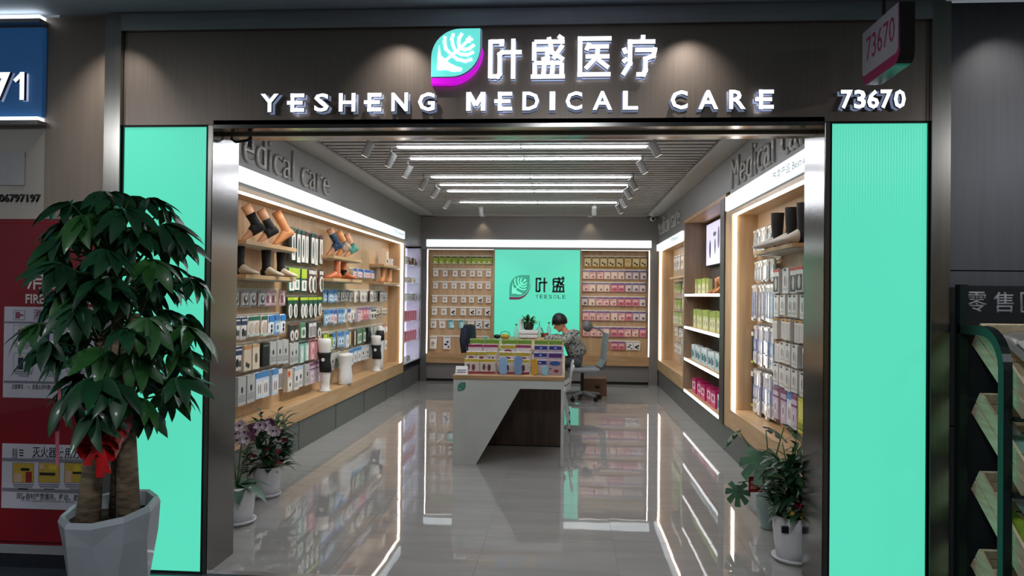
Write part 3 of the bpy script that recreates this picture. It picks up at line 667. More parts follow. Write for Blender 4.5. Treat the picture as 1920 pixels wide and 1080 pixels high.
MB().box(XR, 1.86, 7.602, 7.79, .275, 2.56).build('filler_panel', WOOD, mu)
MB().box(XR, 1.93, 10.44, 10.498, .275, 2.56).build('side_panel', mat('oak_grey', '#8f7a64', .45, var=.1, scale=3, stretch=(6, 6, .5), col2='#7c6854'), mu)
MB().box(1.93, 1.97, 7.79, 10.498, .27, 2.56).build('back_panel', mat('dark_back', '#57504a', .5, var=.05), mu)
MB().box(XR, 1.93, 7.79, 10.498, 2.56, 2.60).build('top_board', WOODH, mu)
MB().box(XR, 1.97, 7.602, 10.498, 2.602, ZC).build('fascia', GREY, mu)
for z in (1.585, 1.152, .725, .300):
    MB().box(XR + .012, 1.93, 7.99, 10.44, z - .025, z + .005).build('shelf', WOODH, mu)
    MB().box(XR, XR + .012, 7.99, 10.44, z - .022, z + .010).build('led_edge', mat('led_edge', '#ffffff', .5, emit='#f4f6f8', es=1.6), mu)
tv = thing('television', 'wall television with a pale lilac product picture in the shelf unit', 'television', (1.86, 9.8, 1.95))
MB().box(1.87, 1.93, 9.2, 10.33, 1.96, 2.53).build('casing', BLACK, tv, bevel=.004)
def screen():
    m = mat('tv_screen', '#d8d4ee', .3, emit='#dcd8f6', es=.85); return m
MB().box(1.866, 1.87, 9.215, 10.315, 1.975, 2.515).build('screen', screen(), tv)
mb = MB(); SC1 = [ink('#3c4a66'), ink('#a8a4c0'), ink('#8090b0')]
for (y, z, a, b, m) in ((10.05, 2.18, .05, .12, 0), (9.72, 2.2, .04, .10, 2), (9.75, 2.36, .10, .03, 1), (9.5, 2.3, .06, .14, 1)):
    mb.prism([(y + a * math.cos(t * .5236), z + b * math.sin(t * .5236)) for t in range(12)], 1.865, 1.8662, 'x', m)
mb.build('screen_picture', SC1, tv)
# ================================================================== GOODS
# a pack: body colour, printed shapes on the front (u, v from the upper left, 0..1), finish
W, K = '#e6e2dc', '#191919'
def rows_of(c, n, u0=.12, u1=.88, v0=.55, v1=.9): return [('r', u0, v0 + (v1 - v0) * i / n, u1, v0 + (v1 - v0) * (i + .45) / n, c) for i in range(n)]
PK = {
 'silver': ('#a9a6a4', [('r', 0, 0, 1, .16, '#6d6a68'), ('e', .5, .55, .26, .24, '#3c3a3a'), ('e', .5, .48, .12, .12, '#d9d5d0'), ('r', .15, .86, .85, .92, '#555555')], 'p'),
 'pinkfoot': ('#c7a7ac', [('r', 0, 0, 1, .14, '#a8747e'), ('e', .35, .55, .18, .26, '#7c4a54'), ('e', .68, .55, .16, .24, '#e8d4d2')], 'p'),
 'navywhite': (W, [('r', 0, 0, 1, .36, '#2c3a5c'), ('r', .1, .12, .9, .18, W), ('e', .35, .68, .16, .18, K), ('e', .7, .72, .14, .14, '#565656')], 'p'),
 'greenwhite': ('#e8e2d8', [('r', 0, 0, 1, .2, '#1d6a52'), ('e', .5, .58, .34, .28, '#c9b6a2'), ('r', .06, .84, .94, .94, '#bcd0c4')], 'p'),
 'skyblue': ('#e9ecef', [('r', 0, 0, 1, .34, '#2f7ec4'), ('e', .5, .56, .14, .1, K), ('e', .5, .78, .14, .1, K)], 'p'),
 'blue': ('#8ab0d0', [('r', 0, 0, 1, .26, '#3f78b4'), ('r', .15, .42, .85, .82, '#d6e0e6'), ('e', .5, .62, .2, .13, '#5a7894')], 'p'),
 'bluepink': ('#b9c8dc', [('r', 0, 0, 1, .3, '#3e5ea8'), ('r', .12, .4, .88, .9, '#e6ccc8'), ('e', .5, .64, .22, .14, '#c06a70')], 'p'),
 'card': ('#e2ded6', [('r', 0, 0, 1, .1, '#c7b08c'), ('e', .5, .56, .28, .3, '#bcb6ae'), ('e', .5, .58, .13, .16, '#4c4844')], 'p'),
 'longcard': (K, [('r', .34, .16, .96, .97, '#e4e2da'), ('e', .66, .55, .17, .30, '#4b6068'), ('r', .34, .03, .96, .14, '#20503c')], 'p'),
 'longcardb': (K, [('r', .34, .16, .96, .97, '#dedad0'), ('e', .66, .55, .17, .30, '#a7a098'), ('r', .34, .03, .96, .14, '#5c2b2c')], 'p'),
 'shoe': ('#4e3430', [('r', .18, .06, .46, .22, W), ('r', .56, .06, .84, .22, W), ('e', .52, .64, .40, .36, '#e9e4da'), ('e', .58, .66, .22, .28, '#57544c')], 'p'),
 'lime': ('#25302a', [('r', 0, 0, 1, .16, '#b4cc2c'), ('r', 0, .16, 1, .34, '#1c4a34'), ('e', .55, .66, .34, .34, '#e9e8df'), ('e', .58, .66, .18, .26, '#8e8a80')], 'p'),
 'limegreen': ('#2e5a48', [('r', .0, 0, 1, .42, '#b0c83a'), ('r', .1, .5, .9, .92, '#e6e4da'), ('e', .5, .7, .16, .16, '#6a8a80')], 'p'),
 'brownpeak': ('#2c2120', [('r', .1, .04, .9, .12, '#8a5a3c'), ('e', .55, .76, .32, .34, '#d8cfca'), ('e', .55, .8, .12, .18, '#402a28')], 'p'),
 'blackbar': (K, [('r', .3, .1, .95, .95, '#dcd8d4'), ('r', .36, .3, .6, .9, '#7c7876'), ('r', .66, .3, .9, .9, '#7c7876')], 'p'),
 'greybox': ('#b9bab6', [('e', .5, .46, .14, .12, '#3a3a3a')] + rows_of('#8a8a88', 3, v0=.66), 'b'),
 'teal': ('#7fb0a2', [('r', 0, 0, 1, .1, '#2d3a36'), ('r', .3, .2, 1, 1, '#c2d6cc'), ('e', .65, .6, .2, .2, '#e6e6de')], 'b'),
 'pink': ('#d7939a', [('r', 0, 0, 1, .09, '#4a2c30'), ('r', .3, .2, 1, 1, '#e6c3c0'), ('e', .66, .58, .18, .2, '#c86a74')], 'b'),
 'blackbox': ('#1e1d1f', [('r', .1, .08, .9, .14, '#6a6a6a')], 'b'),
 'cream': ('#ded2b8', [('r', 0, 0, 1, .12, '#d0a878'), ('e', .5, .55, .2, .2, '#6a5c4c')], 'b'),
 'tanbox': ('#d9c7ae', [('r', 0, 0, 1, .16, '#c98f5c'), ('e', .6, .8, .16, .1, '#303030'), ('e', .35, .74, .14, .1, '#303030')], 'b'),
 'whitebox': ('#dcdcd8', [('r', 0, 0, 1, .16, '#a9c3d4'), ('e', .5, .5, .2, .12, '#3c4650')] + rows_of('#9a9a9c', 3, v0=.7), 'b'),
 'bluebox': ('#ccd8e2', [('r', 0, 0, 1, .22, '#4f8cc4'), ('r', .12, .34, .88, .9, '#e6e6e2'), ('e', .36, .64, .08, .2, '#8a7468'), ('e', .64, .64, .08, .2, '#8a7468')], 'b'),
 'purple': ('#cbb6c4', [('r', 0, .0, 1, .12, '#8c4a6c'), ('r', 0, .26, 1, .32, '#7a3c64')] + [('e', .5, .62, .24, .2, '#e4dcdc'), ('e', .5, .62, .1, .12, '#6e4a5e')], 'b'),
 'orange': ('#cfc9bd', [('e', .3, .22, .26, .16, '#d8702c'), ('e', .3, .22, .1, .07, '#8c2c1c'), ('r', .1, .5, .9, .9, '#e6e2da'), ('e', .5, .7, .14, .1, '#303030')], 'b'),
 'green': ('#4c7a5c', [('r', .1, .3, .9, .9, '#cfd4c4'), ('e', .5, .6, .26, .2, '#56806a')], 'p'),
 'brownblack': ('#4c3430', [('r', .1, .1, .5, .95, '#d9c6a0'), ('r', .6, .1, .9, .95, '#2c2422')], 'p'),
 'red': ('#d2aaa4', [('r', 0, 0, 1, .2, '#c2403c'), ('r', .2, .3, .8, .92, '#ece4de'), ('r', .0, .9, 1, 1, '#b84a48')], 'p'),
 'small': ('#dcd2bc', [('r', 0, .75, 1, 1, '#4a4238'), ('e', .5, .4, .24, .24, '#9c8a74')], 'p'),
 'limepack': ('#a9b84a', [('r', .1, .04, .9, .2, '#3b3a30'), ('r', .08, .3, .92, .78, '#8ea82c'), ('e', .4, .72, .2, .1, '#e4e2c8'), ('r', .05, .86, .95, .97, '#c9cfa0')], 'p'),
 'sachet': ('#e3ddd4', [('r', .1, .08, .9, .16, '#8a8078'), ('e', .45, .58, .24, .22, '#b8aca0'), ('r', .36, .5, .7, .58, '#7c7068')], 'p'),
 'sachetdark': ('#e3dfd8', [('r', .1, .06, .9, .12, '#8a8078'), ('e', .4, .62, .2, .16, K), ('e', .68, .46, .16, .12, K), ('e', .66, .78, .12, .1, '#3c3c3c')], 'p'),
 'aqua': ('#7cb8b8', [('e', .55, .4, .34, .24, '#a9d6d2'), ('r', .4, .6, 1, .9, '#d6e8e4'), ('r', .05, .05, .7, .2, '#3c8c90')], 'p'),
 'navyband': ('#e4e2e0', [('r', .1, .05, .9, .1, '#707070'), ('e', .36, .62, .26, .08, '#1a2040'), ('e', .6, .42, .2, .08, '#1a2040'), ('e', .74, .8, .12, .08, K)], 'p'),
 'amber': ('#b08c3c', [('r', .1, .0, .9, .1, '#3c3020'), ('r', .08, .16, .92, .84, '#dac79a'), ('e', .36, .58, .13, .1, K), ('e', .64, .7, .13, .1, K)], 'p'),
 'amberplain': ('#b08c3c', [('r', .1, .0, .9, .1, '#3c3020'), ('r', .08, .16, .92, .84, '#d8bf8c'), ('r', .2, .3, .8, .5, '#c7a96c')], 'p'),
 'rose': ('#dba4a2', [('r', 0, 0, 1, .16, '#665f9c'), ('r', .08, .24, .92, .9, '#e8c4b8'), ('e', .6, .72, .2, .12, '#b86c72'), ('r', .12, .28, .6, .36, '#c06a78')], 'p'),
 'rosepale': ('#dcb8a8', [('r', 0, 0, 1, .14, '#6d6aa0'), ('r', .08, .22, .92, .92, '#ebd3c0'), ('e', .62, .74, .16, .14, '#8e7a70')], 'p'),
 'rosedeep': ('#d0808c', [('r', 0, 0, 1, .15, '#54509a'), ('r', .1, .3, .9, .5, '#e8b4b0'), ('e', .55, .72, .32, .1, '#b04c60')], 'p'),
 'rosegrey': ('#b8a0aa', [('r', 0, 0, 1, .15, '#4c508e'), ('r', .1, .25, .9, .9, '#d8c8c4'), ('e', .6, .7, .22, .15, '#6c6068')], 'p'),
 'rosefoot': ('#dc9ca0', [('r', 0, 0, 1, .14, '#5a569c'), ('r', .1, .22, .9, .92, '#ecc8be'), ('e', .38, .7, .08, .2, '#b0483c'), ('e', .66, .7, .08, .2, '#b0483c')], 'p'),
 'clearbag': ('#b9bcc6', [('r', .1, .03, .9, .10, '#d6d3cc'), ('r', .08, .36, .92, .66, '#7d8ec0'), ('e', .5, .52, .2, .12, '#cfd6e4'), ('r', .06, .7, .94, .97, '#dcdcde'), ('e', .5, .82, .16, .08, '#5a688c')], 'c'),
 'clearbagl': ('#c3c2bc', [('r', .1, .03, .9, .12, '#e2dcc8'), ('r', .2, .3, .8, .9, '#a9b6bc'), ('e', .5, .62, .16, .2, '#e4e8e8')], 'c'),
 'clearsole': ('#c6c4c0', [('r', .1, .02, .9, .10, '#e8e6e0'), ('e', .35, .55, .13, .36, '#9fb0d0'), ('e', .66, .55, .13, .36, '#8796bc'), ('r', .0, .88, 1, 1, '#d8d8d8')], 'c'),
 'blackbag': ('#2a2c2c', [('r', 0, 0, 1, .16, '#dadad6'), ('r', .0, .9, 1, 1, '#b4c22e'), ('e', .5, .5, .16, .3, '#4c5452')], 'c'),
 'whitecard': ('#dad6cf', [('r', .2, .02, .6, .1, '#3c3a38'), ('e', .4, .5, .1, .22, '#8c847c'), ('e', .7, .55, .08, .22, '#bcb4aa')] + rows_of('#a8a29a', 2, v0=.8), 'b'),
 'footcard': ('#cfcbc4', [('r', .0, 0, 1, .12, '#b6382c'), ('r', .05, .3, .9, .95, '#24222a'), ('e', .5, .6, .2, .28, '#b9b2aa')], 'b'),
 'orangetop': ('#d8d2c8', [('r', 0, 0, 1, .1, '#d09038'), ('r', .35, .04, .65, .1, K), ('r', .1, .2, .9, .94, '#c9c3bb')], 'b'),
 'limebox': ('#c9c63c', [('r', .1, .12, .9, .6, '#dfd96a'), ('r', .1, .7, .9, .9, '#8a9a2c')], 'b'),
 'pinkjar': ('#c02868', [('r', .05, .2, .95, .7, '#e8c8d4'), ('e', .5, .45, .24, .16, '#b02460')], 'b'),
 'chevron': ('#e0849e', [('q', 0)], 'p'),
 'redpack': ('#a8505c', [('r', .1, .1, .9, .4, '#d8c4c4'), ('e', .5, .7, .3, .2, '#5c2c34')], 'p'),
 'palegreen': ('#c3c98a', [('r', 0, 0, 1, .3, '#9aae4c'), ('r', .2, .42, .8, .9, '#dedcc0'), ('e', .5, .66, .14, .14, '#8c8a60')], 'b'),
 'tealwhite': ('#cfdcdc', [('r', 0, 0, 1, .22, '#e4ecec'), ('r', .1, .35, .6, .8, '#3f8a94'), ('e', .74, .6, .14, .16, '#7a4c5c')] + rows_of('#9ab0b4', 2, v0=.84, v1=.97), 'b'),
}
DESC = {'silver': 'silver grey foot pouch', 'pinkfoot': 'dusty pink foot pouch', 'navywhite': 'white pouch with navy top', 'greenwhite': 'cream pouch with green top', 'skyblue': 'white pouch with bright blue top', 'blue': 'blue hanging pouch', 'bluepink': 'blue pouch with pink picture', 'card': 'pale cream hanging card', 'longcard': 'long black card with green strip', 'longcardb': 'long black card with maroon strip', 'shoe': 'brown card with white sole shape', 'lime': 'dark insole pack with lime top', 'limegreen': 'lime topped green insole pack', 'brownpeak': 'dark brown insole pack', 'blackbar': 'black pack with striped panel', 'greybox': 'pale grey hanging box', 'teal': 'teal hanging box', 'pink': 'pink hanging box', 'blackbox': 'plain black hanging box', 'cream': 'cream hanging box', 'tanbox': 'tan topped hanging box', 'whitebox': 'white box with pale blue top', 'bluebox': 'white box with blue top', 'purple': 'lilac box with purple band', 'orange': 'white box with orange burst', 'green': 'green hanging pouch', 'brownblack': 'brown and black hanging pouch', 'red': 'white card with red top', 'small': 'small cream sachet', 'limepack': 'lime green hanging pack', 'sachet': 'small white sachet', 'sachetdark': 'white sachet with black pads', 'aqua': 'aqua blue sachet', 'navyband': 'white sachet with navy strap', 'amber': 'amber pack with black dots', 'amberplain': 'plain amber pack', 'rose': 'rose pink pack', 'rosepale': 'pale peach pack', 'rosedeep': 'deep pink pack', 'rosegrey': 'mauve grey pack', 'rosefoot': 'pink pack with two soles', 'clearbag': 'clear bag with blue label', 'clearbagl': 'clear bag with cream header', 'clearsole': 'clear bag of blue insoles', 'blackbag': 'black bag with white header', 'whitecard': 'off-white hanging box', 'footcard': 'black foot box with red strip', 'orangetop': 'pale box with orange strip', 'limebox': 'lime yellow hanging box', 'pinkjar': 'magenta box', 'chevron': 'pink chevron pack', 'redpack': 'maroon pack', 'palegreen': 'pale green carton', 'tealwhite': 'white and teal carton'}
_pm = {}
def pack_mesh(key, w, h, d):
    k = (key, round(w, 3), round(h, 3), round(d, 3))
    if k in _pm: return _pm[k]
    body, prints, kind = PK[key]
    cols = [body] + [p[-1] for p in prints if p[0] != 'q']; uniq = list(dict.fromkeys(cols)); mats = []
    for i, c in enumerate(uniq): mats.append(film(c) if kind == 'c' else (mat('pack_' + c.strip('#'), c, .38, var=.06, scale=40) if i == 0 else ink(c)))
    mb = MB(); th = .0007
    if kind in 'pc':                                                # pouch: pillow profile, thin at the seams
        e = .10; g = [(0, 0), (e, .8), (.5, 1), (1 - e, .8), (1, 0)]; nv = len(g)
        fr = []; bk = []
        for (v, a) in g:
            for (u, b_) in g:
                t = min(a, 1) * min(b_, 1)
                fr.append(((u - .5) * w, -d / 2 - d / 2 * t * .92, -v * h)); bk.append(((u - .5) * w, -d / 2 + d / 2 * t * .92, -v * h))
        q = [(i * nv + j, (i + 1) * nv + j, (i + 1) * nv + j + 1, i * nv + j + 1) for i in range(nv - 1) for j in range(nv - 1)]
        mb.add(fr, q); mb.add(bk, [x[::-1] for x in q])
        yf = -d * .975
    else:
        mb.box(-w / 2, w / 2, -d, 0, -h, 0); yf = -d
    for n, p in enumerate(prints):
        y1 = yf - .0004 * n - .0002
        if p[0] == 'r':
            _, u0, v0, u1, v1, c = p
            if kind != 'b': u0, u1, v0, v1 = max(u0, .04), min(u1, .96), max(v0, .03), min(v1, .97)
            mb.box((u0 - .5) * w, (u1 - .5) * w, y1 - th, yf + .004, -v1 * h, -v0 * h, uniq.index(c))
        elif p[0] == 'e':
            _, cu, cv, ru, rv, c = p
            mb.prism([((cu - .5 + ru * math.cos(t * .6283)) * w, -(cv + rv * math.sin(t * .6283)) * h) for t in range(10)], y1 - th, yf + .003, 'y', uniq.index(c))
    if kind == 'b': mb.box(-w * .16, w * .16, -d * .55, -d * .45, 0, .006)
    me = mb.mesh('pack', mats); _pm[k] = me
    return me
KINDN = {'p': 'hanging_pouch', 'b': 'hanging_box', 'c': 'hanging_bag'}
RZ = {'L': math.pi / 2, 'R': -math.pi / 2, 'B': 0.}
GOODS = 0
def hang(unit, side, back, along, ztop, key, w, h, d, out, label, group, tilt=0):
    """one pack on one hook; `back` is the board, `out` how far the pack's back stands off it"""
    global GOODS; GOODS += 1
    me = pack_mesh(key, w, h, d)
    o = link(KINDN[PK[key][2]], me)
    n = {'L': Vector((1, 0, 0)), 'R': Vector((-1, 0, 0)), 'B': Vector((0, -1, 0))}[side]
    base = Vector((back, along, ztop)) if side != 'B' else Vector((along, back, ztop))
    o.location = base + n * out + Vector((0, 0, -.0025 - (.006 if PK[key][2] == 'b' else 0))); o.rotation_euler = (0, tilt, RZ[side])
    tag(o, label, KINDN[PK[key][2]].split('_')[1], group)
    hk = link('hook', hook_mesh(round(out + d + .012, 3)), unit); hk.location = base - unit.location; hk.rotation_euler.z = RZ[side]
def rail(unit, side, back, a0, a1, z):
    m = mat('price_rail', '#d9d2c2', .4, var=.04)
    if side == 'L': MB().box(back, back + .012, a0, a1, z - .012, z + .014).build('price_rail', m, unit)
    elif side == 'R': MB().box(back - .012, back, a0, a1, z - .012, z + .014).build('price_rail', m, unit)
    else: MB().box(a0, a1, back - .012, back, z - .012, z + .014).build('price_rail', m, unit)
def row(unit, side, back, a0, a1, z1, z0, keys, ri, place, ref='entrance', d=.03, out=.05, fill=.86, jit=.006, n=None):
    keys = list(keys); n = n or len(keys); st = (a1 - a0) / n
    rail(unit, side, back, a0, a1, z1)
    for i in range(n):
        k = keys[i % len(keys)]; w = st * fill * random.uniform(.95, 1.03); h = (z1 - z0) * random.choice((1, 1, .94, .97))
        dd = d * (1.6 if PK[k][2] == 'b' else 1) * 1.0
        hang(unit, side, back, a0 + st * (i + .5) + random.uniform(-jit, jit), z1, k, round(w, 2), round(h, 2), dd, out + random.choice((0, .012, .02)),
             '%s, %s from %s, %s row, %s' % (DESC[k], ORD[i], ref, ORD[ri], place), 'packs ' + place)
# --- foot-model wall, bay by bay (a bay is one panel of the oak back)
BK = -2.85
PA, PB, PC, PD, PE = 'under the ankle braces', 'in the insole bay', 'behind the waist model', 'beyond the patterned socks', 'by the lit case'
row(lw, 'L', BK, 5.95, 7.28, 1.575, 1.425, ['silver'] * 5 + ['pinkfoot'] * 3, 0, PA)
row(lw, 'L', BK, 5.95, 7.32, 1.345, 1.145, ['navywhite', 'navywhite', 'navywhite', 'greenwhite', 'greenwhite', 'greenwhite', 'skyblue', 'blue', 'skyblue'], 1, PA)
row(lw, 'L', BK, 5.95, 7.32, 1.10, .875, ['navywhite', 'navywhite', 'tanbox', 'cream', 'blackbox', 'greybox', 'greybox', 'greybox'], 2, PA, out=.06)
row(lw, 'L', BK, 5.95, 7.20, .845, .60, ['blue', 'greybox', 'greybox', 'bluebox', 'bluebox', 'bluebox', 'blackbar'], 3, PA, out=.07)
row(lw, 'L', BK, 7.36, 8.44, 2.215, 1.85, ['longcard', 'longcard', 'longcard', 'longcardb', 'longcard', 'longcardb', 'longcardb'], 0, PB, fill=.96)
row(lw, 'L', BK, 7.36, 8.44, 1.815, 1.55, ['limegreen', 'limegreen', 'limegreen', 'shoe', 'shoe', 'shoe'], 1, PB, fill=.94)
row(lw, 'L', BK, 7.36, 8.44, 1.515, 1.28, ['lime'] * 7, 2, PB, fill=.96)
row(lw, 'L', BK, 7.36, 8.44, 1.245, 1.07, ['brownpeak', 'brownpeak', 'green', 'blackbar', 'blackbar', 'brownpeak'], 3, PB, fill=.94)
row(lw, 'L', BK, 7.36, 8.44, 1.05, .83, ['greybox', 'greybox', 'teal', 'teal', 'pink', 'pink', 'pink'], 4, PB, out=.045)
row(lw, 'L', BK, 7.36, 8.40, .80, .57, ['orange', 'whitebox', 'whitebox', 'greybox', 'purple', 'purple', 'purple'], 5, PB, out=.045)
row(lw, 'L', BK, 8.50, 9.66, 1.595, 1.44, ['blue', 'blue', 'blue', 'blue', 'silver', 'silver', 'silver', 'silver', 'silver'], 0, PC)
row(lw, 'L', BK, 8.50, 9.66, 1.365, 1.18, ['blue', 'blue', 'bluepink', 'bluepink', 'blue', 'blue', 'card', 'bluepink', 'card'], 1, PC)
row(lw, 'L', BK, 8.50, 9.66, 1.085, .88, ['limegreen', 'limepack', 'blue', 'blue', 'blue', 'bluebox', 'brownblack'], 2, PC)
row(lw, 'L', BK, 8.50, 9.66, .84, .64, ['card', 'greybox', 'greybox', 'card', 'cream', 'bluebox'], 3, PC, out=.04)
row(lw, 'L', BK, 9.72, 10.74, 1.885, 1.765, ['bluepink'] * 7, 0, PD)
row(lw, 'L', BK, 9.72, 10.84, 1.595, 1.44, ['card', 'silver', 'card', 'card', 'card', 'blackbar', 'card', 'silver'], 1, PD)
row(lw, 'L', BK, 9.72, 10.84, 1.365, 1.19, ['card', 'purple', 'rose', 'rosedeep', 'rosedeep', 'rosegrey', 'navywhite', 'navywhite'], 2, PD)
row(lw, 'L', BK, 9.72, 10.84, 1.085, .86, ['brownblack', 'green', 'green', 'green', 'blackbox', 'greybox', 'greybox'], 3, PD, out=.04)
row(lw, 'L', BK, 9.72, 10.84, .845, .65, ['bluebox', 'bluebox', 'whitebox', 'whitebox', 'greybox', 'card'], 4, PD, out=.04)
row(lw, 'L', BK, 10.88, 11.60, 1.595, 1.44, ['silver', 'blackbar', 'blackbar', 'silver', 'silver', 'silver'], 0, PE)
row(lw, 'L', BK, 10.88, 11.60, 1.34, 1.23, ['small'] * 7, 1, PE)
row(lw, 'L', BK, 10.88, 11.60, 1.085, .95, ['cream', 'red', 'red', 'red'], 2, PE)
row(lw, 'L', BK, 10.88, 11.60, .845, .69, ['cream', 'sachet', 'card', 'card'], 3, PE)
# --- rear niches, placed from the photograph on the board plane
def prow(x_of, pys, xs, wpx, keys, ri, place, d=.02):
    zs = [PY(860 if x_of(0) < 1000 else 1150, p, 13.56).z for p in pys]; back = 13.60
    rail(rw, 'B', back, PY(x_of(xs[0]) - 5, 500, 13.58).x, PY(x_of(xs[-1]) + 5, 500, 13.58).x, zs[0] + .004)
    n = len(xs)
    for i, x in enumerate(xs):
        k = keys[i % len(keys)]; P = PY(x_of(x), 550, 13.56); w = wpx * 13.56 / FPX
        i2 = (n - 1 - i) if x_of(x) < 1000 else i
        hang(rw, 'B', back, P.x, zs[0], k, round(w, 2), round(zs[0] - zs[1], 2), d, .02 + random.choice((0, .006)), '%s, %s from green panel, %s row, %s' % (DESC[k], ORD[i2], ORD[ri], place), 'packs ' + place, tilt=random.uniform(-.03, .03))
fl = lambda x: 790 + x * .2222
fr_ = lambda x: 1080 + x * .2222
PL_, PR_ = 'pale sachet niche', 'pink pack niche'
prow(fl, (480.5, 495), (118, 171, 224, 278, 335, 393, 442, 488, 532, 573), 10.2, ['limepack'], 0, PL_)
prow(fl, (505, 518), (119, 200, 283, 352, 428, 491, 566), 9.3, ['sachet'], 1, PL_)
prow(fl, (529, 541.5), (119, 199, 275, 351, 425, 491, 563), 9.3, ['sachet'], 2, PL_)
prow(fl, (555, 567), (112, 200, 280, 356, 423, 498, 567), 9.3, ['sachet'] * 5 + ['sachetdark', 'sachet'], 3, PL_)
prow(fl, (576.5, 591), (112, 191, 270, 356, 430, 490, 563), 10.5, ['sachet', 'sachet', 'sachetdark', 'sachet', 'sachetdark', 'sachet', 'sachetdark'], 4, PL_)
prow(fl, (600, 616), (105, 179, 256, 343, 419, 488, 557), 11, ['sachet', 'sachet', 'aqua', 'aqua', 'sachet', 'navyband', 'sachetdark'], 5, PL_)
prow(fl, (631, 655), (106, 220, 552), 13.5, ['sachet', 'navyband', 'aqua'], 6, PL_)
prow(fr_, (481.5, 502), (94, 165, 231, 298, 366, 438, 504, 569), 13.2, ['amber', 'amber', 'amber', 'amber', 'amber', 'amberplain', 'amber', 'amber'], 0, PR_)
prow(fr_, (507, 524), (82, 140, 202, 262, 320, 381, 441, 503, 568), 12.6, ['rosepale', 'rose', 'rose', 'rosepale', 'rosepale', 'rosepale', 'rosegrey', 'rosegrey', 'rosegrey'], 1, PR_)
prow(fr_, (530.5, 547), (79, 137, 203, 257, 321, 380, 441, 503, 560), 12.6, ['rose', 'rosepale', 'rosepale', 'rosepale', 'rosedeep', 'rosedeep', 'rosegrey', 'rosegrey', 'rosegrey'], 2, PR_)
prow(fr_, (557, 574), (73, 135, 195, 253, 316, 380, 441, 503, 560), 12.6, ['rosegrey', 'rosepale', 'rose', 'rose', 'rose', 'rosedeep', 'rosedeep', 'rosedeep', 'rosegrey'], 3, PR_)
prow(fr_, (583.5, 601), (82, 141, 203, 258, 324, 388, 447, 507, 565), 12.6, ['rosefoot', 'rosefoot', 'rose', 'rose', 'rosepale', 'rose', 'rosedeep', 'rosegrey', 'rosegrey'], 4, PR_)
prow(fr_, (613.5, 631), (85, 147, 204, 260, 321, 381, 438, 503, 567), 12.6, ['rosefoot', 'rose', 'rose', 'rosepale', 'rosedeep', 'rosedeep', 'rose', 'rose', 'rosedeep'], 5, PR_)
prow(fr_, (640, 656), (251, 327, 388, 456, 519), 12.4, ['rosedeep', 'rosedeep', 'rosedeep', 'navyband', 'sachetdark'], 6, PR_)
# --- bag wall opposite
PF, PG, PN, PM_ = 'clear bag column', 'boxes below the boots', 'lime pack column', 'column beside television unit'
BKR = 1.85
for i, (z1, z0, k, n) in enumerate(((2.20, 1.94, 'clearbagl', 8), (1.90, 1.70, 'clearbagl', 8), (1.68, 1.33, 'clearsole', 9), (1.30, .92, 'clearbag', 9), (.885, .47, 'clearbag', 9))):
    row(ru, 'R', BKR, 6.66, 7.40, z1, z0, [k], i, PF, d=.03, out=.03, fill=1.02, n=n)
for i, (z1, z0, ks) in enumerate(((1.80, 1.60, ['footcard', 'footcard', 'footcard', 'footcard', 'whitecard', 'footcard']), (1.585, 1.41, ['whitecard'] * 7), (1.39, 1.22, ['orangetop'] * 7), (1.20, 1.03, ['orangetop', 'whitecard', 'blackbar', 'whitecard', 'whitecard', 'whitecard', 'orangetop']), (1.01, .83, ['whitecard'] * 7), (.82, .54, ['limebox', 'limebox', 'limebox', 'purple', 'bluebox', 'purple', 'purple']))):
    row(ru, 'R', BKR, 5.30, 6.56, z1, z0, ks, i, PG, d=.025, out=.05, fill=.82)
for z1, z0, nm in ((1.24, .92, 'upper'), (.86, .50, 'lower')):
    hang(ru, 'R', BKR, 7.455, z1, 'blackbag', .09, z1 - z0, .03, .03, 'dark bag with white header, %s of two beside the glowing upright' % nm, 'dark bags beside the glowing upright')
for i, (z1, z0, k) in enumerate(((2.22, 1.98, 'sachet'), (1.80, 1.62, 'limepack'), (1.54, 1.37, 'limepack'), (1.32, 1.13, 'palegreen'), (1.07, .93, 'sachet'), (.82, .66, 'sachet'))):
    row(fu, 'R', BKR, 11.55, 12.60, z1, z0, [k], i, PN, d=.03, out=.05, n=7, fill=.92)
for i, (z1, z0, ks) in enumerate(((1.80, 1.42, ['rosegrey', 'purple', 'rosegrey', 'purple']), (1.38, 1.1, ['blackbag', 'blackbar', 'blackbag', 'blackbar']), (1.05, .86, ['whitebox'] * 4), (.80, .6, ['greybox', 'blackbox', 'greybox', 'greybox']))):
    row(fu, 'R', BKR, 10.75, 11.45, z1, z0, ks, i, PM_, d=.035, out=.06)
# ---- goods standing on shelves
def stand(key, side, front, along, z, w, h, d, label, group, name, cat, tilt=0):
    o = link(name, pack_mesh(key, w, h, d)); n = {'L': 1, 'R': -1}.get(side)
    if side == 'B': o.location = (along, front + d, z + h)
    else: o.location = (front - n * d, along, z + h)
    o.rotation_euler = (tilt, 0, RZ[side]); tag(o, label, cat, group); return o
def shelf_row(keys, y_a, y_b, z, w, h, d, front, place, name, cat):
    n = len(keys); st = (y_b - y_a) / n
    for i, k in enumerate(keys):
        stand(k, 'R', front + .01 * (i % 2), y_b - st * (i + .5), z, w, h * (1 - .06 * (i % 3 == 2)), d, '%s, %s from rear, %s' % (DESC[k], ORD[i], place), 'cartons on ' + place, name, cat)
shelf_row(['palegreen'] * 6, 9.30, 10.2, 1.590, .12, .20, .05, 1.70, 'top shelf of television unit', 'carton', 'carton')
shelf_row(['palegreen'] * 9, 8.25, 10.2, 1.157, .18, .24, .06, 1.68, 'second shelf of television unit', 'carton', 'carton')
shelf_row(['tealwhite'] * 9, 8.25, 10.25, .730, .19, .20, .07, 1.67, 'third shelf of television unit', 'carton', 'carton')
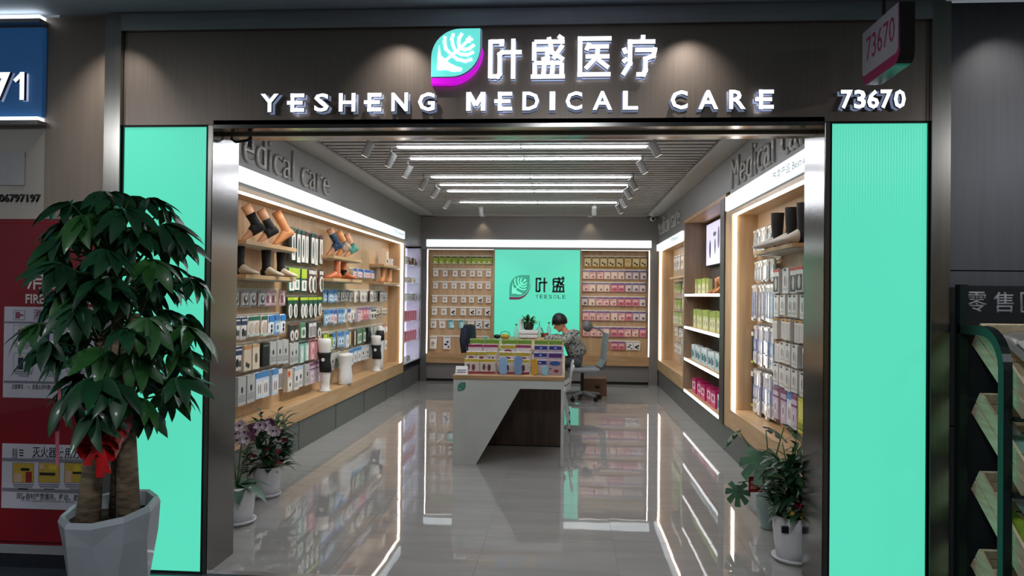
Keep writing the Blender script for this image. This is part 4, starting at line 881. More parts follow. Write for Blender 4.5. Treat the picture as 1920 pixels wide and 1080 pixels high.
shelf_row(['pinkjar', 'pinkjar', 'pinkjar', 'pinkjar', 'pinkjar', 'tealwhite'], 8.25, 10.2, .305, .24, .19, .12, 1.67, 'bottom shelf of television unit', 'carton', 'carton')
stand('limebox', 'R', 1.70, 8.18, 1.590, .10, .30, .08, 'tall lime yellow carton on the top shelf beside the walnut post', None, 'carton', 'carton')
stand('pinkjar', 'R', 1.70, 11.1, 1.86, .22, .22, .1, 'magenta carton on the oak shelf of the rear corner cabinet', None, 'carton', 'carton')
# ---- lit case: packs on the glass shelves
def chevron_mesh():
    mb = MB().box(-.09, .09, -.05, 0, -.17, 0)
    for k in range(3):
        x = -.08 + .055 * k
        mb.prism([(x, -.165), (x + .03, -.165), (x + .06, -.085), (x + .03, -.005), (x, -.005), (x + .03, -.085)], -.052, -.05, 'y', 1)
    return mb.mesh('pack', [ink('#e8a4b6'), ink('#c23c68')])
CM = chevron_mesh()
for s, z in enumerate((.76, 1.10)):
    for i in range(6):
        o = link('chevron_pack', CM); o.location = (-2.70, 12.17 + .205 * i, z + .17); o.rotation_euler.z = math.pi / 2
        tag(o, 'pink chevron pack, %s from the entrance on the %s glass shelf' % (ORD[i], ('lowest', 'second lowest')[s]), 'pack', 'pink chevron packs')
for s, (z, ks, h) in enumerate(((1.44, ['greybox', 'whitebox', 'greybox', 'silver', 'greybox'], .12), (1.75, ['redpack', 'tanbox', 'greybox', 'cream'], .08), (2.05, ['redpack', 'sachet', 'redpack', 'brownblack', 'redpack'], .13), (.43, ['greybox', 'whitebox', 'green'], .08))):
    for i, k in enumerate(ks):
        stand(k, 'L', -2.65 + .02 * (i % 2), 12.2 + .26 * i, z, .17, h, .06, '%s, %s from entrance, %s level of lit case' % (DESC[k], ORD[i], ('middle', 'second highest', 'highest', 'bottom')[s]), 'packs in the lit case', 'small_pack', 'pack')
print('GOODS', GOODS)
# ================================================================== MODELS OF FEET AND LEGS
def loft(mb, secs, n=14, mi=0):
    """secs: (centre, axis_u, axis_v) ellipse sections joined into a skin"""
    vs = []
    for c, u, v in secs:
        c, u, v = Vector(c), Vector(u), Vector(v)
        vs += [c + u * math.cos(2 * math.pi * j / n) + v * math.sin(2 * math.pi * j / n) for j in range(n)]
    m = len(secs)
    fs = [(i * n + j, i * n + (j + 1) % n, (i + 1) * n + (j + 1) % n, (i + 1) * n + j) for i in range(m - 1) for j in range(n)]
    fs += [tuple(range(n))[::-1], tuple((m - 1) * n + j for j in range(n))]
    mb.add(vs, fs, mi)
FOOT = [  # along the sole: (y, z centre, half width, half height); toe towards +y
 (-.062, .030, .012, .018), (-.055, .034, .026, .032), (-.03, .045, .034, .044), (0, .052, .035, .050), (.035, .046, .036, .045), (.07, .036, .038, .035), (.11, .026, .043, .025), (.145, .019, .042, .018), (.168, .015, .034, .013), (.178, .013, .018, .008)]
LEG = [(.26, -.012, .040), (.18, -.010, .037), (.12, -.010, .033), (.08, -.008, .036), (.05, -.004, .034)]
def foot(name, label, loc, rz, skin, sock=None, pitch=0., scale=1., sockz=(.05, .2), stripes=None, half=None, group='foot models'):
    t = thing(name, label, 'foot model', loc, rz, group)
    R = Matrix.Rotation(-pitch, 4, 'X'); S = Matrix.Scale(scale, 4); lift = Matrix.Identity(4)
    def xf(mb): mb.T = lift @ R @ S; return mb
    toe = Vector((0, .15, 0)); lift = Matrix.Translation(-(R @ S @ toe) + Vector((0, .10, .0105))) if pitch else Matrix.Identity(4)
    if not pitch: lift = Matrix.Identity(4)
    mb = xf(MB())
    loft(mb, [((0, y, z), (a, 0, 0), (0, 0, b)) for y, z, a, b in FOOT])
    loft(mb, [((0, y, z), (r, 0, 0), (0, r * 1.1, 0)) for z, y, r in LEG])
    mb.build('foot', skin, t, smooth=True, world=False)
    if sock:
        mb = xf(MB()); g = 1.09
        lo, hi = sockz
        pts = [(z, y, r) for z, y, r in LEG if lo - .02 <= z <= hi] 
        pts = [(hi, pts[0][1], pts[0][2])] + pts
        loft(mb, [((0, y, z), (r * g, 0, 0), (0, r * 1.1 * g, 0)) for z, y, r in pts])
        k0, k1 = half or (0, 6)
        loft(mb, [((0, y, z + .001), (a * g, 0, 0), (0, 0, b * g)) for y, z, a, b in FOOT[k0:k1]])
        mb.build('brace', sock, t, smooth=True, world=False)
    return t
SKIN1 = mat('model_skin', '#c99878', .45, var=.05, scale=12); SKIN2 = mat('model_skin_warm', '#cf8f5e', .42, var=.05, scale=12); SKIN3 = mat('model_skin_orange', '#cc7a52', .42, var=.05, scale=12)
NEO = mat('black_neoprene', '#141416', .65, var=.15, scale=80, bump=.2); BLUE = mat('navy_knit', '#1e2c44', .7, var=.3, scale=30, bump=.3, col2='#3f6282'); GREYK = mat('grey_knit', '#a49684', .75, var=.2, scale=40, bump=.3); TEALK = mat('teal_knit', '#4f9088', .75, var=.2, scale=40, bump=.3)
PI = math.pi
S1, S2 = 1.986, 1.701
foot('foot_model', 'tiptoe foot model in a black brace, first from the entrance on the high shelf', (-2.70, 6.42, S1), PI * .72, SKIN1, NEO, .55, 1.0, (.05, .18))
foot('foot_model', 'tiptoe foot model in a black brace, second from the entrance on the high shelf', (-2.69, 6.72, S1), PI * .72, SKIN1, NEO, .55, .98, (.05, .17))
foot('foot_model', 'bare tan tiptoe foot model beside the two black braces', (-2.68, 7.06, S1), PI * .72, SKIN2, None, .55, 1.05)
TOEW = mat('toe_white', '#cfc4ae', .5, var=.05)
for i, y in enumerate((6.20, 6.76, 7.12)):
    foot('foot_model', 'black tall brace with pale foot on the lower shelf, %s from the entrance' % ORD[i], (-2.74, y, S2), -PI / 2 - .2, TOEW, NEO, 0, .95, (.05, .262), half=(0, 4))
S3, S4 = 1.986, 1.726
foot('foot_model', 'tiptoe foot model wearing a navy patterned sock', (-2.70, 8.75, S3), PI * .72, SKIN1, BLUE, .55, 1.0, (.05, .2))
foot('foot_model', 'tiptoe foot model wearing a beige knit half sock', (-2.69, 9.05, S3), PI * .72, SKIN2, GREYK, .55, 1.0, (.05, .12))
foot('foot_model', 'tiptoe foot model wearing a teal knit half sock', (-2.69, 9.38, S3), PI * .72, SKIN1, TEALK, .55, .98, (.05, .12))
foot('foot_model', 'bare orange foot model alone under the navy sock', (-2.70, 8.74, S4), PI * .8, SKIN3, None, 0, .95)
foot('foot_model', 'orange foot model with a black ankle strap', (-2.72, 9.12, S4), -PI / 2, SKIN3, NEO, 0, .95, (.05, .12), half=(0, 1))
foot('foot_model', 'bare orange foot model, nearer the entrance of two by the lit case', (-2.74, 11.15, S4), PI, SKIN2, None, 0, .95)
foot('foot_model', 'bare orange foot model, nearer the lit case of two', (-2.72, 11.50, S4), PI, SKIN2, None, 0, .95)
stand('tanbox', 'L', -2.68, 11.18, 1.985, .15, .24, .07, 'tall tan carton with a black oval on the last high shelf', None, 'carton', 'carton')
stand('whitebox', 'L', -2.68, 11.50, 1.985, .11, .11, .06, 'small pale carton beside the tall tan carton', None, 'carton', 'carton')
# boots on the bag wall and a foot on the television unit
for i, y in enumerate((5.72, 6.02, 6.42)):
    foot('foot_model', 'black boot brace over a white sole on the oak shelf, %s from the entrance' % ORD[i], (1.73, y, 1.956), PI / 2 + .25, mat('sole_white', '#c8c4be', .5, var=.05), NEO, 0, 1.15, (.05, .262), half=(0, 5))
foot('foot_model', 'flesh pink foot model on the top shelf under the television', (1.74, 8.95, 1.591), PI / 2 + .3, SKIN2, None, 0, .72)
foot('foot_model', 'small flesh foot model next to the walnut post', (1.74, 8.55, 1.591), PI / 2 - .2, SKIN2, None, .3, .62)
MODW = mat('mannequin_white', '#dcdad6', .4, var=.03)
def leg_model(loc, label, h, brace, sc=1., hip=False):
    t = thing('leg_model', label, 'leg model', loc, 0, 'leg models on the oak platform')
    s = [(0, .075), (.012, .077), (.03, .055), (.10, .052), (.2, .06), (.28, .062), (.34, .055), (.40, .066), (.50, .076), (.555, .082), (.57, .06)]
    mb = MB(); k = h / .57
    loft(mb, [((.01 * math.sin(z * 9), 0, z * k), (r * sc, 0, 0), (0, r * sc * .95, 0)) for z, r in s], 18)
    mb.build('leg', MODW, t, smooth=True, world=False)
    mb = MB(); z0, z1 = brace
    loft(mb, [((.01 * math.sin(z * 9), 0, z * k), (r * sc + .006, 0, 0), (0, r * sc * .95 + .006, 0)) for z, r in ((z0, .064), (.29, .063), (.34, .058), (.40, .069), (z1, .073))], 18)
    br = mb.build('knee_brace', NEO, t, smooth=True, world=False)
    mb = MB().lathe([(.001, 0), (.02, 0), (.02, .004), (.001, .004)], 14); o = mb.build('round_badge', WHITE, br, world=False)
    o.rotation_euler = (PI / 2, 0, 0); o.location = (.0, -.064 * sc, .345 * k)
    return t
leg_model((-2.66, 8.22, .466), 'white leg model wearing a black knee brace beside the waist model', .585, (.21, .42), .95)
leg_model((-2.655, 10.48, .466), 'slim white leg model with black brace farther along the platform', .50, (.20, .42), .92)
t = thing('waist_model', 'plain white waist model on the oak platform between two leg models', 'torso model', (-2.655, 8.98, .466), 0, 'body models')
mb = MB(); loft(mb, [((0, 0, z), (a, 0, 0), (0, b, 0)) for z, a, b in ((0, .075, .15), (.01, .08, .155), (.08, .082, .158), (.18, .07, .135), (.26, .07, .13), (.33, .08, .15), (.355, .082, .155), (.36, .06, .13))], 24)
mb.build('torso', MODW, t, smooth=True, world=False)
t = thing('thigh_model', 'white thigh model with a black cuff behind the slim leg model', 'leg model', (-2.67, 10.75, .466), 0, 'body models')
mb = MB(); loft(mb, [((0, 0, z), (r, 0, 0), (0, r, 0)) for z, r in ((0, .05), (.1, .045), (.3, .05), (.48, .055), (.6, .045), (.63, .02))], 16); mb.build('limb', MODW, t, smooth=True, world=False)
mb = MB(); loft(mb, [((0, 0, z), (r, 0, 0), (0, r, 0)) for z, r in ((.42, .059), (.48, .061), (.56, .054))], 16); mb.build('cuff', NEO, t, smooth=True, world=False)
# ================================================================== DESKS
DESKG = mat('desk_pale_grey', '#c2c6c0', .5, var=.03, scale=4)
dk = thing('reception_desk', 'pale grey display desk with slanted cut-out and oak top', 'desk', (-.52, 7.9, 0))
FX0, FX1, FY = -1.026, -.012, 6.90
MB().prism([(FX0, .0), (-.811, 0), (-.413, .70), (-.04, .70), (-.04, 0), (FX1, 0), (FX1, .778), (FX0, .778)], FY, FY + .03, 'y').build('front_panel', DESKG, dk)
MB().box(FX0, FX0 + .025, FY + .03, 9.45, 0, .778).build('side_panel', DESKG, dk)
MB().box(FX0 + .025, FX1 - .005, 7.80, 7.825, .012, .778).build('modesty_panel', WALNUT, dk)
MB().box(FX0 + .025, FX1 - .005, 7.795, 7.825, 0, .012).build('modesty_foot', BLACK, dk)
MB().box(-.05, -.012, 9.40, 9.45, 0, .778).build('rear_leg', DESKG, dk)
MB().box(-1.034, -.008, FY - .006, 9.45, .778, .815).build('oak_top', WOODX, dk, bevel=.003)
a, b = PY(858, 733, FY), PY(873, 717, FY)
lg = MB().prism(leaf_outline(a.x, b.x, a.z, b.z), FY - .002, FY, 'y').build('leaf_decal', mat('decal_green', '#2c7c66', .5, var=.05), dk)
mk = MB(); logo_marks(mk, a.x, a.z, b.x - a.x, b.z - a.z, FY - .003, FY - .002); mk = mk.build('emblem_plume', mat('decal_pale', '#7cae9c', .5, var=.03), None); sub(mk, lg, dk)
wd_ = thing('work_desk', 'long oak topped work desk behind the display desk with plant and bowls', 'desk', (-.52, 10.9, 0))
ZW = .88
MB().box(-1.03, -.03, 9.46, 12.30, ZW - .035, ZW).build('oak_top', WOODX, wd_, bevel=.003)
for x in (-1.02, -.08): MB().box(x, x + .04, 12.2, 12.24, 0, ZW - .035).build('leg', DESKG, wd_); MB().box(x, x + .04, 9.47, 9.51, 0, ZW - .035).build('leg', DESKG, wd_)
MB().box(-.98, -.08, 12.2, 12.22, .3, ZW - .035).build('modesty_panel', DESKG, wd_)
# ---- stepped displays of insole boxes on the desk
ZD = .8155
def riser(x0, x1, label):
    t = thing('step_riser', label, 'display riser', ((x0 + x1) / 2, 7.2, ZD))
    for k in range(1, 4): MB().box(x0, x1, 7.07 + .13 * k - .02, 7.07 + .13 * k + .105, ZD, ZD + .06 * k - .001).build('step', mat('riser_acrylic', '#c7c4bc', .3, var=.03), t)
    return t
riser(-.95, -.655, 'pale step riser under the boxes beside the small white sign')
riser(-.635, -.335, 'pale step riser under the boxes with blue insoles')
riser(-.31, -.03, 'pale step riser under the purple topped boxes')
PK['insole'] = ('#d3cdc6', [('r', 0, 0, 1, .20, '#c7b23a'), ('r', .0, .20, 1, .26, '#e9e4d6'), ('e', .26, .55, .1, .22, '#6c4450'), ('e', .60, .58, .12, .24, '#6c4450'), ('r', 0, .86, 1, 1, '#a03a4c')], 'b')
PK['insolew'] = ('#d8d4d0', [('r', 0, .04, 1, .26, '#bfa83a'), ('e', .5, .42, .26, .1, '#8a3c3c'), ('e', .25, .66, .06, .08, '#3a3a3a'), ('r', .4, .62, .9, .7, '#b8b2b0')], 'b')
PK['insolep'] = ('#dcc9cc', [('r', 0, 0, 1, .18, '#9c2c5c'), ('r', .05, .3, .95, .5, '#e6dcd8'), ('e', .5, .7, .2, .12, '#90707a')], 'b')
PK['insoleg'] = ('#9aae5c', [('r', 0, .1, 1, .3, '#6f9a3c'), ('r', 0, .45, 1, .6, '#c4c86c')], 'b')
PK['insoleb'] = ('#bcaeb8', [('r', .05, .05, .95, .30, '#2e3f8e'), ('e', .5, .18, .1, .05, '#c8d0e4'), ('r', .1, .45, .9, .9, '#c8b8bc')], 'b')
PK['insolepu'] = ('#b6a8b6', [('r', .05, .05, .95, .34, '#56337c'), ('r', .1, .45, .9, .9, '#cdbcc0'), ('e', .5, .7, .2, .12, '#7a4a5c')], 'b')
PK['mauvebox'] = ('#b49ea6', [('e', .5, .22, .4, .16, '#2f5a9c'), ('e', .2, .55, .08, .06, '#2c2030'), ('e', .6, .74, .18, .1, '#8c3040'), ('r', .15, .5, .9, .54, '#d4c4c6')], 'b')
for k, d in (('insole', 'yellow banded insole carton'), ('insolew', 'pale insole carton'), ('insolep', 'pink topped insole carton'), ('insoleg', 'green insole carton'), ('insoleb', 'blue topped carton'), ('insolepu', 'purple topped carton'), ('mauvebox', 'mauve carton with blue oval')): DESC[k] = d
def tier(keys, x0, x1, k, place, h=.135, base=0):
    n = len(keys); st = (x1 - x0) / n
    for i, key in enumerate(keys):
        stand(key, 'B', 7.06 + .13 * k, x0 + st * (i + .5), ZD + .06 * k, st * .96, h if k < 3 else .12, .05, '%s, %s, %s step of the %s riser' % (DESC[key], ('outer', 'middle', 'inner')[i] if n == 3 else ('first', 'second')[i], ('desk level', 'second', 'third', 'top')[k], place), 'insole cartons on the display desk', 'insole_carton', 'carton')
for pl, x0, x1, rows_ in (('white-sign', -.95, -.655, (['insole', 'insole'], ['insolew', 'insolew', 'insole'], ['insolep', 'insolep'], ['insoleg', 'insoleg'])),
                      ('blue-insole', -.635, -.335, (['insole', 'insole'], ['insolew', 'insolew'], ['insolew', 'insolep'], ['insoleg', 'insoleg'])),
                      ('purple', -.31, -.03, (['insoleb', 'mauvebox'], ['insoleb', 'insolepu'], ['insoleb', 'insoleb'], ['insoleg', 'insoleg']))):
    for k, ks in enumerate(rows_): tier(ks, x0, x1, k, pl)
# insoles leaning on the boxes
def insole(px0, px1, py0, py1, m, label, y=7.015):
    a, b = PY(px0, py1, y), PY(px1, py0, y); w, h = b.x - a.x, b.z - ZD
    out = [(.0, .30), (-.38, .28), (-.44, .16), (-.30, .03), (0, 0), (.30, .03), (.44, .16), (.40, .30), (.36, .5), (.46, .72), (.46, .88), (.28, .98), (0, 1), (-.26, .97), (-.46, .84), (-.48, .66), (-.40, .48), (-.38, .3)][1:]
    mb = MB().prism([(x * w, z * h) for x, z in out], 0, .010, 'y')
    o = mb.build('insole', m, None, world=False, bevel=.003); o.location = ((a.x + b.x) / 2, y - .03, ZD); o.rotation_euler = (-.12, 0, 0)
    return tag(o, label, 'insole', 'loose insoles on the desk')
BI = mat('blue_gel', '#8fb4d8', .3, var=.05, scale=8); BI2 = mat('blue_gel_deep', '#7394bc', .35, var=.05, scale=8); YI = mat('yellow_foam', '#c99a2c', .5, var=.1, scale=20); CI = mat('cyan_gel', '#8cc0d0', .3, var=.08)
insole(935, 953, 669, 706, BI, 'pale blue insole leaning on the cartons, the wider one')
insole(963, 981, 667, 705, BI2, 'deeper blue insole leaning between pale blue and yellow insoles')
insole(995, 1009, 672, 704, YI, 'yellow insole leaning on the cartons')
insole(1015, 1029, 686, 705, CI, 'short cyan heel pad next to the yellow insole')
t = thing('tent_sign', 'small white printed sign on the front corner of the desk', 'sign', (-.96, 6.98, ZD))
MB().prism([(-.05, 0), (.05, 0), (.02, .07), (.0, .075)], -.055, .055, 'x').build('card', WHITE, t, world=False)
for k in range(2): MB().box(-.04, .045, -.0445 + .012 * k, -.043 + .012 * k, .018 + .018 * k, .026 + .018 * k).build('print_line', INKG, t, world=False)
# ---- things on the work desk
def wp(px, py, y): P = PY(px, py, y); return P
YW = 11.85
pr = thing('label_printer', 'white low printer on the work desk under the potted plant', 'printer', (wp(992, 630, YW).x, YW, ZW))
MB().box(-.155, .145, -.12, .14, .012, .135).build('body', WHITE, pr, bevel=.012, world=False); MB().box(-.14, .13, -.11, .13, 0, .012).build('base', BLACK, pr, world=False)
MB().box(-.155, .145, -.1225, -.12, .07, .078).build('slot', DARK, pr, world=False)
pt = thing('potted_plant', 'small leafy plant in a dark pot on the white printer', 'plant', (wp(991, 620, YW).x, YW, ZW + .135))
MB().lathe([(.05, 0), (.075, .02), (.085, .12), (.08, .125), (.07, .11)], 18).build('pot', mat('pot_charcoal', '#2f2d28', .6, var=.2), pt, smooth=True, world=False)
MB().box(-.15, -.09, -.03, .05, 0, .17).build('bracket', WHITE, pt, bevel=.01, world=False)
LEAFD = mat('leaf_dark_green', '#26562c', .4, var=.3, scale=9, coat=.2); LEAFG = mat('leaf_green', '#3b7a34', .38, var=.25, scale=8, coat=.2); LEAFL = mat('leaf_light', '#6a8a3c', .42, var=.25, scale=8); LEAFY = mat('leaf_yellow', '#a89a2e', .45, var=.2)
STEM = mat('stem_green', '#4a6a30', .5, var=.2)
def leaf_mesh(L, Wd, bend=.4, fold=.25, n=6, prof=None, key=None):
    mb = MB(); vs = []; prof = prof or (lambda t: math.sin(math.pi * min(1, t ** .8 * .97 + .03)) ** .8)
    for i in range(n + 1):
        t = i / n; a = bend * t; x = L * (math.sin(a) / bend if bend else t) ; z = -L * ((1 - math.cos(a)) / bend if bend else 0)
        w = Wd / 2 * max(.03, prof(t))
        vs += [(x, -w, z + fold * w), (x, 0, z), (x, w, z + fold * w)]
    fs = []
    for i in range(n): fs += [(3 * i, 3 * i + 3, 3 * i + 4, 3 * i + 1), (3 * i + 1, 3 * i + 4, 3 * i + 5, 3 * i + 2)]
    return vs, fs
def put_leaf(mb, base, yaw, pitch, L, Wd, bend=.6, roll=0., mi=0, fold=.25, n=6):
    vs, fs = leaf_mesh(L, Wd, bend, fold, n)
    M = Matrix.Translation(Vector(base)) @ Matrix.Rotation(yaw, 4, 'Z') @ Matrix.Rotation(-pitch, 4, 'Y') @ Matrix.Rotation(roll, 4, 'X')
    mb.add([M @ Vector(v) for v in vs], fs, mi)
def leaf_part(parent, m, base, yaw, pitch, L, Wd, bend=.6, roll=0., name='leaf'):
    k = (round(L, 2), round(Wd, 2), round(bend, 1), m.name)
    if k not in _pm:
        vs, fs = leaf_mesh(L, Wd, bend); mb = MB().add(vs, fs); _pm[k] = mb.mesh('leaf', m, True)
    o = link(name, _pm[k], parent); o.location = base
    o.rotation_euler = (Matrix.Rotation(yaw, 3, 'Z') @ Matrix.Rotation(-pitch, 3, 'Y') @ Matrix.Rotation(roll, 3, 'X')).to_euler()
    return o
R = random.Random(3)
for k in range(34):
    a = R.uniform(0, 2 * PI); r = R.uniform(0, .06)
    leaf_part(pt, (LEAFG, LEAFD, LEAFL)[k % 3], (r * math.cos(a), r * math.sin(a), .115 + R.uniform(0, .05)), a, R.uniform(-.1, 1.3), .14, .045, 1.2)
def bowl(name, label, P, r, h, m, cat='bowl'):
    t = thing(name, label, cat, P)
    MB().lathe([(r * .55, 0), (r * .8, h * .3), (r, h), (r * .94, h), (r * .72, h * .35), (.001, h * .12)], 20).build('bowl', m, t, smooth=True, world=False); return t
t = bowl('small_bowl', 'yellow bowl of fruit on the work desk', (wp(947, 630, 11.6).x, 11.6, ZW), .075, .055, mat('bowl_yellow', '#a8862c', .4, var=.1))
for k in range(4): MB().ball((.03 * math.cos(k * 1.6), .03 * math.sin(k * 1.6), .055), .028, .028, .026).build('fruit', mat('fruit_yellow', '#c8b848', .5, var=.15), t, smooth=True, world=False)
MB().tube([(-.075, 0, .055), (-.06, 0, .10), (0, 0, .12), (.06, 0, .10), (.075, 0, .055)], .005).build('handle', LEAFD, t, smooth=True, world=False)
t = bowl('small_bowl', 'red brown patterned pot holding a black pen', (wp(1021, 632, 11.9).x, 11.9, ZW), .066, .085, mat('pot_red', '#a04426', .45, var=.4, scale=18, col2='#3c1a14'))
MB().tube([(0, 0, .03), (-.05, 0, .17)], .006).build('pen', BLACK, t, world=False)
gl = thing('sunglasses_case', 'black rounded case beside the yellow bowl', 'case', (wp(932, 634, 11.6).x, 11.6, ZW))
MB().ball((0, 0, .035), .055, .04, .035).build('shell', BLACK, gl, smooth=True, world=False); MB().ball((-.03, -.02, .05), .02, .02, .014).build('lens', mat('lens_gloss', '#2c2c30', .08), gl, smooth=True, world=False)
def bottle(label, P, h, m, cap):
    t = thing('bottle', label, 'bottle', P, group='bottles on the work desk')
    MB().lathe([(.03, 0), (.034, .01), (.034, h * .55), (.014, h * .75), (.013, h * .92)], 16).build('body', m, t, smooth=True, world=False)
    MB().lathe([(.015, h * .92), (.015, h)], 12).build('cap', cap, t, world=False)
CLR = mat('clear_pet', '#bfe0d8', .1, alpha=.45)
bottle('clear bottle with dark cap nearest the seated person', (wp(1029, 632, 12.1).x, 12.1, ZW), .25, CLR, BLACK)
bottle('clear bottle with dark cap beside the printer', (wp(968, 632, 11.7).x, 11.7, ZW), .23, CLR, BLACK)
t = thing('pump_bottle', 'clear pump bottle behind the red brown pot', 'bottle', (wp(1011, 632, 12.14).x, 12.14, ZW))
MB().lathe([(.04, 0), (.044, .01), (.044, .15), (.015, .18), (.015, .2)], 16).build('body', CLR, t, smooth=True, world=False); MB().tube([(0, 0, .19), (0, 0, .26), (-.05, 0, .26)], .006).build('pump', STEEL, t, world=False)
pa = MB().box(-.16, .16, -.11, .11, 0, .012).build('notebook', WHITE, None, world=False, bevel=.002); pa.location = (-.28, 11.35, ZW); tag(pa, 'white notebook under the arm of the seated person', 'notebook')
# ================================================================== SEATING
def office_chair(loc, rz, label, fabric, headrest=True):
    t = thing('office_chair', label, 'chair', loc, rz, 'office chairs')       # faces local -x
    gm = mat('chair_grey_plastic', '#7c7e80', .45, var=.05)
    for k in range(5):
        a = 2 * PI * k / 5 + .3; e = Vector((.29 * math.cos(a), .29 * math.sin(a), .075))
        MB().tube([(0, 0, .11), e], [.028, .02], 8).build('base_arm', gm, t, world=False)
        MB().tube([(e.x - .012, e.y + .016, .03), (e.x + .012, e.y - .016, .03)], .03, 12).build('caster', BLACK, t, world=False)
        MB().tube([(e.x, e.y, .045), (e.x, e.y, .085)], .01, 6).build('caster_stem', BLACK, t, world=False)
    MB().tube([(0, 0, .09), (0, 0, .42)], .025, 12).build('gas_lift', DARK, t, world=False)
    MB().box(-.25, .24, -.24, .24, .42, .49).build('seat', fabric, t, bevel=.03, world=False)
    mb = MB(); pts = [(.24, .50), (.30, .60), (.31, .72), (.32, .86), (.34, 1.0)]
    for i in range(len(pts) - 1):
        (x0, z0), (x1, z1) = pts[i], pts[i + 1]
        mb.add([(x0, -.2, z0), (x0, .2, z0), (x1, .2, z1), (x1, -.2, z1), (x0 + .025, -.2, z0), (x0 + .025, .2, z0), (x1 + .025, .2, z1), (x1 + .025, -.2, z1)], [(0, 1, 2, 3), (7, 6, 5, 4), (0, 3, 7, 4), (1, 5, 6, 2), (0, 4, 5, 1), (3, 2, 6, 7)])
    mb.build('backrest', fabric, t, world=False)
    MB().tube([(.05, 0, .43), (.26, 0, .43), (.34, 0, .52), (.35, 0, .72)], .02, 8).build('back_support', gm, t, world=False)
    if headrest: MB().ball((.07, 0, 1.10), .075, .13, .085, 12).build('headrest', mat('grey_fur', '#6d6d6c', .9, var=.3, scale=60, bump=.6), t, smooth=True, world=False); MB().tube([(.36, 0, .97), (.24, 0, 1.06), (.10, 0, 1.10)], .014, 8).build('headrest_stem', gm, t, world=False)
    return t
CHX, CHY = .25, 11.42
office_chair((CHX, CHY, 0), .12, 'grey office chair with round headrest under the seated person', mat('chair_mesh_grey', '#8b8d8f', .7, var=.15, scale=60))
jc = office_chair((-1.18, 11.75, 0), PI - .2, 'grey office chair draped with a navy jacket behind the desk', mat('chair_mesh_grey', ''), False)
t = thing('jacket', 'navy jacket hung over the back of the office chair', 'jacket', (-1.18, 11.75, 0), PI - .2)
mb = MB(); loft(mb, [((.30 + .10 * (z - .6), 0, z), (.07, 0, 0), (0, b, 0)) for z, b in ((.62, .15), (.75, .2), (.9, .23), (1.02, .235), (1.07, .20), (1.085, .08))], 16); mb.build('body', mat('navy_cloth', '#1a2030', .8, var=.3, scale=10, bump=.5), t, smooth=True, world=False)
for s in (-1, 1): MB().tube([(.36, s * .2, 1.03), (.36, s * .26, .85), (.33, s * .27, .66)], [.05, .05, .045], 10).build('sleeve', mat('navy_cloth', ''), t, smooth=True, world=False)
def white_chair(y, label):
    t = thing('plastic_chair', label, 'chair', (-.16, y, 0), 0, 'white plastic chairs beside the desk')      # faces -x, back at +x
    wm = mat('chair_white', '#d6d8d6', .4, var=.03)
    mb = MB(); pr_ = [(-.20, .455), (0, .44), (.16, .45), (.205, .49), (.215, .58), (.225, .68), (.25, .73)]
    for i in range(len(pr_) - 1):
        (x0, z0), (x1, z1) = pr_[i], pr_[i + 1]; h0 = .21 if i < 3 else .19 - .01 * (i - 3)
        mb.add([(x0, -h0, z0), (x0, h0, z0), (x1, h0, z1), (x1, -h0, z1), (x0 + .008, -h0, z0 - .014), (x0 + .008, h0, z0 - .014), (x1 + .014, h0, z1 - .008), (x1 + .014, -h0, z1 - .008)], [(0, 3, 2, 1), (4, 5, 6, 7), (0, 4, 7, 3), (1, 2, 6, 5), (0, 1, 5, 4), (3, 7, 6, 2)])
    mb.build('shell', wm, t, world=False)
    for sx, sy in ((-1, -1), (-1, 1), (1, -1), (1, 1)):
        f = Vector((sx * .21, sy * .29, 0)); MB().tube([(sx * .12, sy * .15, .44), f + Vector((0, 0, .03))], [.012, .010], 8).build('leg', wm, t, world=False)
        MB().tube([f + Vector((0, 0, .032)), f], .013, 8).build('foot_cap', BLACK, t, world=False)
white_chair(9.00, 'white plastic chair at the desk side, nearer the entrance')
white_chair(9.70, 'white plastic chair at the desk side, nearer the seated person')
cb = thing('drawer_pedestal', 'brown low storage box with a dark hand hole behind the office chair', 'box', (.44, 12.0, 0))
MB().box(-.2, .2, -.15, .15, 0, .27).build('body', mat('brown_board', '#7a5a46', .6, var=.1, scale=5), cb, bevel=.005, world=False); MB().box(.02, .09, -.153, -.149, .12, .16).build('hand_hole', BLACK, cb, world=False)
# ================================================================== SEATED PERSON
def skin_mesh(name, verts, edges, radii, root, levels=2):
    me = bpy.data.meshes.new(name); me.from_pydata(verts, edges, []); o = bpy.data.objects.new(name, me); COL.objects.link(o)
    sk = o.modifiers.new('skin', 'SKIN'); sk.use_smooth_shade = True
    for i, r in enumerate(radii):
        v = me.skin_vertices[0].data[i]; v.radius = (r, r) if not isinstance(r, tuple) else r; v.use_root = (i == root)
    ss = o.modifiers.new('sub', 'SUBSURF'); ss.levels = levels; ss.render_levels = levels
    dg = bpy.context.evaluated_depsgraph_get(); dg.update()
    out = bpy.data.meshes.new_from_object(o.evaluated_get(dg)); bpy.data.objects.remove(o)
    out.polygons.foreach_set('use_smooth', [True] * len(out.polygons)); return out
class Rig:
    def __init__(s): s.v = []; s.e = []; s.r = []
    def p(s, co, r, parent=None):
        s.v.append(tuple(co)); s.r.append(r)
        if parent is not None: s.e.append((parent, len(s.v) - 1))
        return len(s.v) - 1
    def chain(s, start, pts):
        for co, r in pts: start = s.p(co, r, start)
        return start
ps = thing('person', 'person in a patterned grey hoodie bent over the desk, writing', 'person', (CHX + .01, CHY, .0)); ps.scale = (1.03, 1.03, 1.03)
